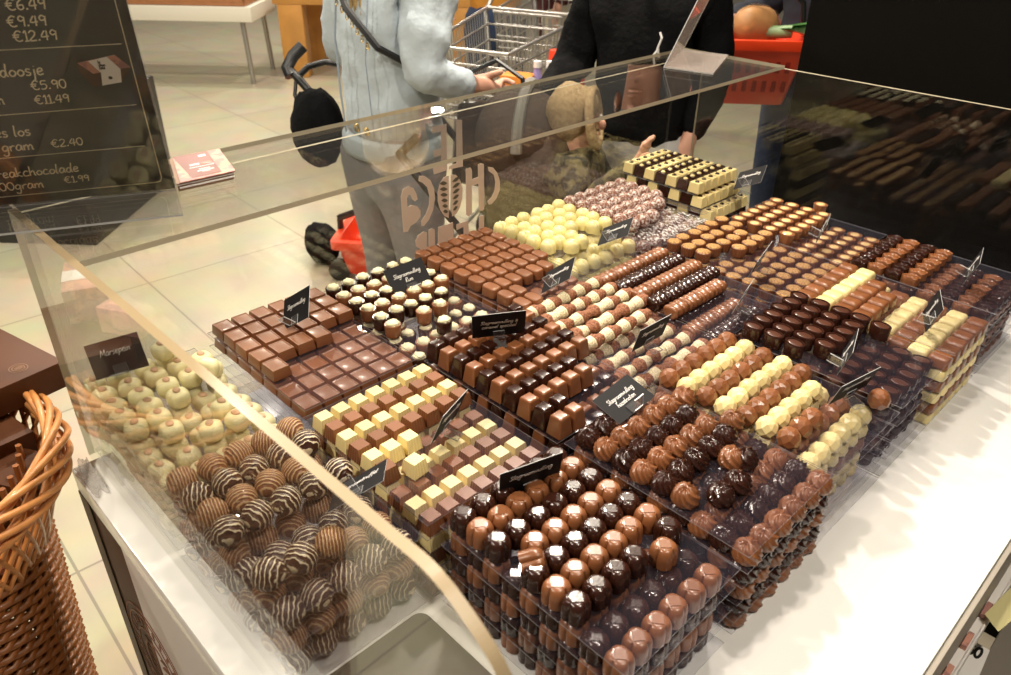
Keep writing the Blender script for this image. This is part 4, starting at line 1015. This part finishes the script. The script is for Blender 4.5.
    for s_, A_ in ((1, RA), (-1, LA)):
        sh = add(c3, s_*.175, lean, 1.39, .085*b_); m1 = Vector((s_*.175, lean, 1.39)).lerp(Vector(A_[0]), .5); i1 = add(sh, *m1, .074*b_)
        e = add(i1, *A_[0], .068*b_); m2 = Vector(A_[0]).lerp(Vector(A_[1]), .55); i2 = add(e, *m2, .056*b_); add(i2, *Vector(A_[0]).lerp(Vector(A_[1]), .96), .043*b_)
    jk = skin_mesh('jacket', nodes, edges, mats['top'], p, 3)
    # crumpled cloth
    tx = bpy.data.textures.get('folds') or bpy.data.textures.new('folds', 'CLOUDS'); tx.noise_scale = .07
    dm = jk.modifiers.new('folds', 'DISPLACE'); dm.texture = tx; dm.strength = .034; dm.texture_coords = 'LOCAL'
    # trousers
    nodes = []; edges = []
    w0 = add(None, 0, 0, 1.04, .175, .140); w1 = add(w0, 0, -.01, .93, .200, .160)
    for s_ in (1, -1):
        h_ = add(w1, s_*.095, -.01, .80, .112); k_ = add(h_, s_*.105, .01, .50, .074); c_ = add(k_, s_*.105, -.01, .30, .066); add(c_, s_*.105, -.01, .10, .058)
    tr = skin_mesh('trousers', nodes, edges, mats['leg'], p, 2)
    mb = MB()
    for s_ in (1, -1):
        mb.ell((s_*.110, .05, .045), .050, .135, .044, 16, 8)
    obj('shoes', mb.mesh('shoes', M['black'], angle=80), p)
    return p
# woman in pale denim, seen from behind, hand forward on the cart
W = person('person in a pale denim jacket and grey jeans, seen from behind', (-.875, 1.225, 0), R(-2), dict(skin=M['skin'], top=M['denim'], leg=M['greyjean'], hair=M['hair']),
           RA=((.215, -.045, 1.17), (.235, .135, 1.12), (.15, 1, -.25), (.2, .1, .9), .55), LA=((-.25, -.02, 1.16), (-.20, .20, 1.10), (.1, 1, -.1), (-.2, .1, .9), .5), lean=.02, hair='long', bulk=1.08, jl=.90)
mb = MB(); mb.tube([(-.004, -.150, 1.40), (-.002, -.172, 1.25), (-.002, -.170, 1.10), (0, -.165, .99)], .003, 5); mb.tube([(.10, -.120, 1.38), (.105, -.148, 1.2), (.11, -.140, .99)], .002, 5)
obj('back_seam', mb.mesh('back_seam', M['seam']), W)
mb = MB(); mb.tube([(-.19, -.02, 1.45), (-.05, -.14, 1.42), (.06, -.165, 1.33), (.14, -.13, 1.24), (.19, .0, 1.16), (.17, .12, 1.08)], .010, 6)
obj('bag_strap', mb.mesh('bag_strap', M['black']), W)
mb = MB()
for k in range(7):
    t = k/6; c_ = Vector((.03, -.172, 1.345)).lerp(Vector((.13, -.150, 1.245)), t)
    mb.tube([c_+Vector((.006*math.cos(a), -.004, .009*math.sin(a))) for a in [2*PI*i/8 for i in range(8)]], .0018, 4, closed=True)
obj('chain', mb.mesh('chain', M['gold_metal']), W)
for zz, rr in ((.99, .172),):
    mb = MB()
    for k in range(2): mb.tube([((.05+k*.05)+.010*math.cos(a), -.158, 1.01+.010*math.sin(a)) for a in [2*PI*i/10 for i in range(10)]], .004, 5, closed=True)
    obj('hem_buttons', mb.mesh('hem_buttons', M['gold_metal']), W)
mb = MB(); mb.lathe([(.178, .905), (.183, .92), (.181, .955), (.172, .965)], 40, sx=1, sy=.80); hb = obj('hem_band', mb.mesh('hem_band', M['denim'], angle=80), W)
# her handbag
t = tag(empty('handbag', (-.56, 1.36, 1.0), (0, 0, R(20))), 'dark handbag with a gold ring hanging at the denim jacket', 'handbag')
mb = MB(); mb.box(-.13, .13, -.05, .05, -.16, .08, tx=.02, ty=.015); obj('bag_body', mb.mesh('bag_body', pbr('dark brown leather', (.035, .022, .018), .35, coat=.2, bump=.3, bscale=20), bevel=.02, seg=3), t)
mb = MB(); mb.tube([(.02+.006*math.cos(a), -.062+.0*a, .03+.030*math.sin(a)) for a in [2*PI*i/16 for i in range(16)]], .003, 6, closed=True); obj('gold_ring', mb.mesh('gold_ring', M['gold_metal']), t)
mb = MB(); mb.tube([(-.1, 0, .07), (-.08, 0, .16), (0, 0, .2), (.08, 0, .16), (.1, 0, .07)], .007, 6); obj('handle', mb.mesh('handle', M['black']), t)

# man in black with a child reaching to his hand
Mn = person('person in a black jacket and light grey trousers facing the counter', (-.425, 1.87, 0), R(-160), dict(skin=M['skin'], top=M['blackcloth'], leg=M['greytrouser'], hair=M['hairdark']),
            RA=((.24, .03, 1.16), (.25, .27, 1.07), (-.7, .35, -.5), (-.4, .1, .8), .5), LA=((-.21, -.06, 1.15), (-.17, .03, .95), (0, .2, -1), (.9, .1, .1), .4), bulk=1.0, jl=.88, scale=.97)
mb = MB()
for s_ in (0, 1): 
    mb.tube([(-.085+.012*s_, .165, 1.235-.02*s_), (-.078+.010*s_, .168, 1.26-.02*s_), (-.088+.006*s_, .168, 1.29-.03*s_), (-.080, .166, 1.305-.05*s_)], .0035, 5)
obj('chest_emblem', mb.mesh('chest_emblem', M['ink']), Mn)
Kd = person('child in an olive patterned jacket with fur hood reaching out', (-.33, 1.45, .09), R(-60), dict(skin=M['skin'], top=M['camo'], leg=M['brownpram'], hair=M['fur']),
            RA=((.26, .10, 1.26), (.30, .32, 1.52), (.1, .3, 1), (.9, .1, .1), .3), LA=((-.24, .12, 1.18), (-.16, .30, 1.22), (0, 1, .1), (.2, .1, .9), .5), scale=.615, bulk=1.15)
mb = MB(); mb.tube([(.105*math.cos(a), .075-.02*math.sin(a), 1.60+.12*math.sin(a)) for a in [2*PI*i/20 for i in range(20)]], .022, 8, closed=True)
mb.ell((0, -.035, 1.62), .115, .112, .13, 16, 10, 0, lambda q: 1+.08*noise3(q, 4)); obj('fur_hood', mb.mesh('fur_hood', M['fur'], angle=80), Kd)
# brown pushchair
t = tag(empty('pushchair', (-.50, 1.40, 0), (0, 0, R(35))), 'brown pushchair with grey lap cover between the two adults', 'pushchair')
mb = MB(); mb.ell((0, 0, 1.00), .13, .18, .13, 22, 12, 0, lambda q: 1+.04*noise3(q, 3)); obj('canopy', mb.mesh('canopy', M['brownpram'], angle=80), t)
mb = MB(); mb.ell((.05, .0, .84), .15, .20, .26, 22, 12, 0, lambda q: 1+.06*noise3(q, 4)); obj('seat_shell', mb.mesh('seat_shell', M['brownpram'], angle=80), t)
mb = MB(); mb.tube([(.02+.0*i, .185*math.cos(a), 1.0+.14*math.sin(a)) for i, a in [(i, PI*i/14) for i in range(15)]], .016, 8); obj('canopy_rim', mb.mesh('canopy_rim', M['greypram']), t)
mb = MB(); mb.ell((.14, .02, .86), .09, .13, .14, 18, 10, 0, lambda q: 1+.12*noise3(q, 3)); obj('lap_cover', mb.mesh('lap_cover', M['greypram'], angle=80), t)
mb = MB()
for s_ in (-1, 1):
    mb.tube([(-.30, s_*.2, .98), (0, s_*.22, .62), (.28, s_*.2, .12)], .012, 6); mb.tube([(.1, s_*.22, .5), (-.25, s_*.2, .12)], .012, 6)
mb.tube([(-.30, -.2, .98), (-.30, .2, .98)], .014, 6); obj('frame', mb.mesh('frame', M['black']), t)
for wx in (-.27, .29):
    for s_ in (-1, 1):
        mb = MB(); mb.tube([(wx+.09*math.cos(a), s_*.2, .11+.09*math.sin(a)) for a in [2*PI*i/20 for i in range(20)]], .018, 8, closed=True)
        for k in range(4): mb.tube([(wx, s_*.2, .11), (wx+.085*math.cos(k*PI/2), s_*.2, .11+.085*math.sin(k*PI/2))], .006, 5)
        obj('wheel', mb.mesh('wheel', M['black']), t)

# person in jeans beyond the end panel
J = person('person in dark coat and dark blue jeans beyond the red basket', (-.36, 2.90, 0), R(175), dict(skin=M['skin'], top=pbr('navy coat', (.010, .012, .022), .85), leg=M['bluejean'], hair=M['hairdark']),
           RA=((.27, .02, 1.18), (.25, .24, 1.16), (0, 1, -.2), (.2, .1, .9), .9), LA=((-.27, .0, 1.15), (-.29, .06, .95), (0, .2, -1), (.9, .1, .1), .4), bulk=1.05, jl=1.0)
P2 = person('person in mustard jacket and blue jeans behind the wire cart', (-2.50, 3.20, 0), R(60), dict(skin=M['skin'], top=M['mustard'], leg=M['bluejean'], hair=M['hair']),
            RA=((.27, .02, 1.18), (.25, .24, 1.16), (0, 1, -.2), (.2, .1, .9), .9), LA=((-.27, .0, 1.15), (-.29, .06, .95), (0, .2, -1), (.9, .1, .1), .4), jl=.88)
P3 = person('person in a maroon coat and cream trousers far behind the cart', (-2.55, 3.75, 0), R(150), dict(skin=M['skin'], top=M['maroon'], leg=M['creamcloth'], hair=M['hairdark']),
            RA=((.27, .02, 1.18), (.25, .24, 1.16), (0, 1, -.2), (.2, .1, .9), .9), LA=((-.27, .0, 1.15), (-.29, .06, .95), (0, .2, -1), (.9, .1, .1), .4), jl=.72, bulk=1.1)

# ------------------------------------------------------------ wire carts
def cart(loc, rz, label):
    t = tag(empty('shopping_cart', loc, (0, 0, rz)), label, 'shopping cart', 'wire shopping carts')
    # basket: front narrow (x+) ; corners
    L, Wb, Wt, z0, z1_ = .66, .21, .25, .75, 1.10
    def side(x, s_, z): 
        f = (z-z0)/(z1_-z0); w = Wb+(Wt-Wb)*f; taper = 1-.25*(x+L/2)/L
        return (x*(1-.10*(1-f)), s_*w*taper, z+(-.06*(x+L/2)/L)*f)
    mb = MB()
    for s_ in (-1, 1):
        for k in range(26): x = -L/2+L*k/25; mb.tube([side(x, s_, z0), side(x, s_, z1_)], .0028, 4)
        for k in range(6): z = z0+(z1_-z0)*k/5; mb.tube([side(-L/2, s_, z), side(L/2, s_, z)], .0045 if k < 5 else .008, 5)
    for x in (-L/2, L/2):
        for k in range(13):
            a = Vector(side(x, -1, z0)).lerp(Vector(side(x, 1, z0)), k/12); b = Vector(side(x, -1, z1_)).lerp(Vector(side(x, 1, z1_)), k/12); mb.tube([a, b], .0028, 4)
        for k in range(6): z = z0+(z1_-z0)*k/5; mb.tube([side(x, -1, z), side(x, 1, z)], .0045 if k < 5 else .008, 5)
    for k in range(14):
        a = Vector(side(-L/2, -1, z0)).lerp(Vector(side(-L/2, 1, z0)), k/13); b = Vector(side(L/2, -1, z0)).lerp(Vector(side(L/2, 1, z0)), k/13); mb.tube([a, b], .0028, 4)
    obj('wire_basket', mb.mesh('wire_basket', M['steel'], angle=80), t)
    mb = MB()
    for s_ in (-1, 1):
        mb.tube([(-L/2-.10, s_*.25, 1.18), (-L/2, s_*.26, 1.08), (-L/2+.02, s_*.20, .6), (-L/2+.1, s_*.22, .16)], .012, 6); mb.tube([(-L/2+.1, s_*.22, .16), (L/2-.1, s_*.15, .16)], .012, 6); mb.tube([(L/2-.1, s_*.15, .16), (L/2-.25, s_*.19, .75)], .012, 6)
    obj('frame', mb.mesh('frame', M['steel'], angle=80), t)
    mb = MB(); mb.tube([(-L/2-.10, -.27, 1.19), (-L/2-.10, .27, 1.19)], .020, 8); o = obj('handle', mb.mesh('handle', M['red'], angle=80), t); tag(o, 'orange red push handle')
    for x, y in ((-L/2+.1, -.22), (-L/2+.1, .22), (L/2-.1, -.15), (L/2-.1, .15)):
        mb = MB(); mb.tube([(x, y-.015, .06), (x, y+.015, .06)], .06, 14); mb.box(x-.01, x+.01, y-.02, y+.02, .06, .16); obj('caster', mb.mesh('caster', M['black']), t)
    return t
cart((-1.47, 2.27, 0), R(-70.6), 'wire cart with bottles in it behind the denim jacket')
cart((-1.95, 3.10, 0), R(-70), 'wire cart further back at left of the mustard jacket')
def bottle(loc, r, h, mat, capm, label, nm='bottle'):
    t = tag(empty(nm, loc), label, 'bottle', 'goods in the wire cart')
    mb = MB(); mb.lathe([(r, 0), (r, h*.62), (r*.85, h*.72), (r*.4, h*.85), (r*.35, h*.93)], 18); obj('body', mb.mesh('body', mat), t)
    mb = MB(); mb.lathe([(r*.42, h*.92), (r*.42, h)], 14); obj('cap', mb.mesh('cap', capm), t)
cb = Vector((-.86, 1.90, .505))
t = tag(obj('juice_carton', (lambda m: (m.box(-.06, .06, -.045, .045, 0, .25), m.mesh('juice_carton', M['juice'], bevel=.004))[1])(MB()), None, (-1.091, 1.982, 0.738), (0, 0, .4)), 'orange juice carton in the wire cart', 'carton')
bottle((-1.044, 2.036, 0.746), .035, .29, M['lilac'], M['ink'], 'lilac bottle with white cap right of the juice carton')
bottle((-1.011, 2.070, 0.746), .035, .29, M['lilac'], M['ink'], 'second lilac bottle, left of the yellow bottle')
bottle((-1.023, 2.137, 0.722), .036, .30, M['yellow'], M['yellow'], 'yellow bottle in front of the orange red bag')
mb = MB(); mb.box(-.08, .08, -.03, .03, 0, .34, tx=.01, ty=.01); tag(obj('snack_bag', mb.mesh('snack_bag', M['red'], bevel=.01), None, (-1.032, 2.190, 0.718), (0, 0, .5)), 'orange red bag standing in the wire cart', 'bag')

# red hand basket with bread and leek
t = tag(empty('hand_basket', (-.498, 2.569, .915), (0, 0, R(42))), 'orange red plastic hand basket full of groceries', 'hand basket')
mb = MB()
def fr(sx, sy, z): return [(x, y, z) for x, y in rrect(-sx, sx, -sy, sy, .03, 4)]
mb.rings([fr(.16, .10, 0), fr(.20, .14, .20), fr(.225, .16, .20), fr(.225, .16, .235), fr(.195, .135, .235), fr(.155, .095, .01)], 0, True, True)
obj('tub', mb.mesh('tub', M['red'], bevel=.002), t)
mb = MB()
for k in range(9):
    for z in (.05, .12):
        x = -.14+.035*k; yy = .102+.2*z
        for s_ in (-1, 1): mb.box(x-.008, x+.008, s_*yy-.006, s_*yy+.006, z, z+.05)
obj('slots', mb.mesh('slots', pbr('slot shade red', (.35, .02, .01), .6), bevel=.002), t)
mb = MB(); mb.tube([(-.21, 0, .23), (-.19, .0, .34), (-.08, .0, .42), (.08, .0, .42), (.19, .0, .34), (.21, 0, .23)], .010, 8); obj('handle', mb.mesh('handle', M['black'], angle=80), t)
Bk = Matrix.Translation((-.498, 2.569, .915)) @ Matrix.Rotation(R(42), 4, 'Z')
def inb(x, y, z): return tuple(Bk @ Vector((x, y, z)))
mb = MB(); mb.ell((0, 0, 0), .105, .065, .075, 24, 14, 0, lambda q: 1+.05*noise3(q, 3)+.04*math.sin(q.x*6))
bl = tag(obj('bread_loaf', mb.mesh('bread_loaf', M['bread'], angle=80), None, inb(.035, -.01, .255), (0, .3, R(75))), 'brown bread loaf in a clear bag in the red basket', 'bread')
mb = MB(); mb.ell((0, 0, 0), .112, .071, .080, 20, 12, 0, lambda q: 1+.08*noise3(q, 6)); obj('clear_bag', mb.mesh('clear_bag', M['standclear'], False), bl)
mb = MB(); mb.ell((0, 0, 0), .07, .055, .05, 18, 10, 0, lambda q: 1+.2*noise3(q, 4)); tag(obj('foil_pack', mb.mesh('foil_pack', M['foil'], False), None, inb(-.13, -.02, .245)), 'crumpled silver foil pack at left of the bread', 'pack')
t = tag(empty('leek', inb(.10, -.06, .24), (0, 0, R(42-20))), 'leek leaves sticking out over the right rim of red basket', 'leek')
mb = MB()
for k in range(7):
    a = -.3+.1*k; rs = []
    for i in range(9):
        u = i/8; w_ = .026*math.sin(PI*(.15+.8*u)); cx_ = .24*u; cz = .02+.05*u*(.3+.15*k)-.04*u*u; cy_ = a*.35*u
        rs.append([(cx_, cy_-w_, cz+.004), (cx_, cy_, cz-.004), (cx_, cy_+w_, cz+.004), (cx_, cy_, cz+.001)])
    mb.rings(rs, 0 if k < 4 else 1)
obj('leaves', mb.mesh('leaves', [M['leekw'], M['leekd']], angle=60), t)
mb = MB(); mb.tube([(-.20, 0, 0), (0, 0, .01), (.05, 0, .015)], .022, 10); obj('stem', mb.mesh('stem', M['leekw'], angle=80), t)

# red rolling basket on the floor behind the woman, pull-handle bag
t = tag(empty('rolling_basket', (-1.74, 1.74, 0), (0, 0, R(40))), 'orange red rolling basket on the floor behind the grey jeans', 'hand basket')
mb = MB(); mb.rings([fr(.13, .12, .04), fr(.16, .15, .18), fr(.185, .175, .18), fr(.185, .175, .22), fr(.15, .14, .22), fr(.12, .11, .06)], 0, True, True); obj('tub', mb.mesh('tub', M['red'], bevel=.002), t)
mb = MB(); mb.tube([(-.18, 0, .21), (-.17, -.03, .28), (-.06, -.05, .33), (.06, -.05, .33), (.17, -.03, .28), (.18, 0, .21)], .016, 8); obj('handle', mb.mesh('handle', M['black'], angle=80), t)
for s_ in (-1, 1): mb = MB(); mb.tube([(-.17, s_*.10-.02, .05), (-.17, s_*.10+.02, .05)], .05, 14); obj('wheel', mb.mesh('wheel', M['black']), t)
mb = MB(); mb.ell((-2.02, 1.60, .10), .10, .08, .10, 18, 10, 0, lambda q: 1+.15*noise3(q, 3)); tag(obj('black_bag', mb.mesh('black_bag', M['blackcloth'], angle=80)), 'black bag on the floor left of the rolling basket', 'bag')
t = tag(empty('tote_bag', (-1.22, 1.16, 0)), 'black fabric bag on a hooked black handle left of denim jacket', 'bag')
mb = MB(); mb.tube([(-0.042, 0.013, 1.161), (-0.052, -0.021, 1.133), (-0.051, -0.048, 1.100), (-0.032, -0.048, 1.078)], .020, 8); mb.tube([(-0.042, -0.043, 1.095), (0.004, -0.029, 1.057), (0.073, -0.010, 0.997), (0.144, 0.011, 0.938)], .013, 8); mb.tube([(-0.107, 0.024, 1.056), (-0.097, 0.056, 1.082), (-0.064, 0.102, 1.097), (-0.031, 0.131, 1.092)], .011, 8)
obj('handle', mb.mesh('handle', M['black'], angle=80), t)
mb = MB(); mb.ell((0.073, -0.033, 0.931), .085, .085, .125, 20, 12, 0, lambda q: 1+.10*noise3(q, 3)); obj('pouch', mb.mesh('pouch', M['blackcloth'], angle=80), t)
mb = MB(); mb.tube([(-0.016, -0.041, 1.068), (-0.001, -0.060, 1.026), (0.026, -0.063, 0.991)], .006, 6); obj('strap', mb.mesh('strap', M['black'], angle=80), t)


# ------------------------------------------------------------ display tables at the back
t = tag(empty('display_table', (-6.45, 2.75, 0), (0, 0, R(44))), 'white table with a wooden tray of wrapped pastries at the back', 'table')
mb = MB(); mb.box(-1.1, 1.0, -.35, .35, .52, .64); obj('table_top', mb.mesh('table_top', M['cloth'], bevel=.006), t)
for x in (-1.0, .92):
    for y in (-.3, .3): mb = MB(); mb.tube([(x, y, 0), (x*.97, y*.95, .55)], .022, 8); obj('leg', mb.mesh('leg', M['steel'], angle=80), t)
mb = MB(); mb.box(-1.0, .95, -.33, .33, .645, .665)
for y in (-.33, .31): mb.box(-1.0, .95, y, y+.02, .665, .74)
for x in (-1.0, .93): mb.box(x, x+.02, -.33, .33, .665, .74)
tt = empty('wooden_tray', (-6.45, 2.75, 0), (0, 0, R(44))); tag(tt, 'long reddish wooden tray of pastries on white table', 'tray'); obj('tray_body', mb.mesh('tray_body', M['woodtray'], bevel=.004), tt)
Tm = Matrix.Translation((-6.45, 2.75, 0)) @ Matrix.Rotation(R(44), 4, 'Z'); mb = MB(); mb.ell((0, 0, 0), .085, .07, .055, 14, 8, 0, lambda q: 1+.15*noise3(q, 3)); me = mb.mesh('wrapped_pastry', M['pastry'], angle=80)
for i in range(10):
    for j in range(3):
        o = obj('wrapped_pastry', me, None, tuple(Tm @ Vector((-.88+.19*i, -.2+.2*j, .72))), (0, 0, random.uniform(0, 3)))
        tag(o, 'wrapped pastry, %s from left in %s row of wooden tray' % (ORD[i], ORD[j]), 'pastry', 'wrapped pastries in the wooden tray')
t = tag(empty('wooden_bench', (-5.75, 3.95, 0), (0, 0, R(44))), 'honey coloured wooden display bench at the back', 'bench')
mb = MB(); mb.box(-.25, 1.6, -.4, .4, .62, .72); obj('bench_top', mb.mesh('bench_top', M['wood'], bevel=.01), t)
for x in (-.1, 1.45):
    for y in (-.32, .32): mb = MB(); mb.box(x-.11, x+.11, y-.08, y+.08, 0, .62); obj('leg', mb.mesh('leg', M['wood'], bevel=.008), t)
mb = MB(); mb.box(-.9, .9, -.5, .5, 0, .62); tag(obj('dark_plinth', mb.mesh('dark_plinth', pbr('dark mottled stone', (.03, .028, .026), .4, var=.8, bscale=8), bevel=.01), None, (-3.95, .60, 0), (0, 0, R(44))), 'dark low plinth on the floor behind the price board', 'plinth')

# ------------------------------------------------------------ light
w = bpy.data.worlds.new('store air'); S.world = w; w.use_nodes = True
bg = w.node_tree.nodes['Background']; bg.inputs['Color'].default_value = (1.0, .90, .76, 1); bg.inputs['Strength'].default_value = .10
def area(name, loc, tgt, size, power, col=(1, .89, .74), sy=None):
    l = bpy.data.lights.new(name, 'AREA'); l.energy = power; l.color = col; l.size = size
    if sy: l.shape = 'RECTANGLE'; l.size_y = sy
    else: l.shape = 'DISK'
    o = bpy.data.objects.new(name, l); COL.objects.link(o); o.location = loc
    o.rotation_euler = (Vector(tgt)-Vector(loc)).to_track_quat('-Z', 'Y').to_euler()
    return o
area('spot_lamp', (-.55, 1.6, 3.0), (.4, .6, .9), .13, 56)
area('spot_lamp', (.35, 1.0, 3.1), (.5, .6, .9), .12, 18)
area('spot_lamp', (1.5, .5, 3.0), (.6, .5, .9), .12, 26)
area('spot_lamp', (.2, -1.0, 3.0), (.2, .1, .9), .12, 34)
for x, y in ((-2.2, 1.0), (-1.2, 3.0), (-3.2, 2.6), (-4.6, 1.6), (-4.4, 4.2), (-6.4, 3.0), (-6.0, 5.6), (-8.2, 4.6), (-1.2, -1.2), (-3.4, -.8)):
    area('spot_lamp', (x, y, 3.3), (x, y, 0), .16, 42, (1, .91, .76))
S.cycles.max_bounces = 14; S.cycles.transparent_max_bounces = 48; S.cycles.glossy_bounces = 5; S.cycles.diffuse_bounces = 4
S.cycles.caustics_reflective = False; S.cycles.sample_clamp_indirect = 6
try: S.cycles.use_denoising = True; S.cycles.denoiser = 'OPENIMAGEDENOISE'
except Exception: pass
vs_ = S.view_settings; vs_.view_transform = 'Standard'; vs_.look = 'None'; vs_.gamma = 1; vs_.use_curve_mapping = False; vs_.exposure = .10
S.display_settings.display_device = 'sRGB'
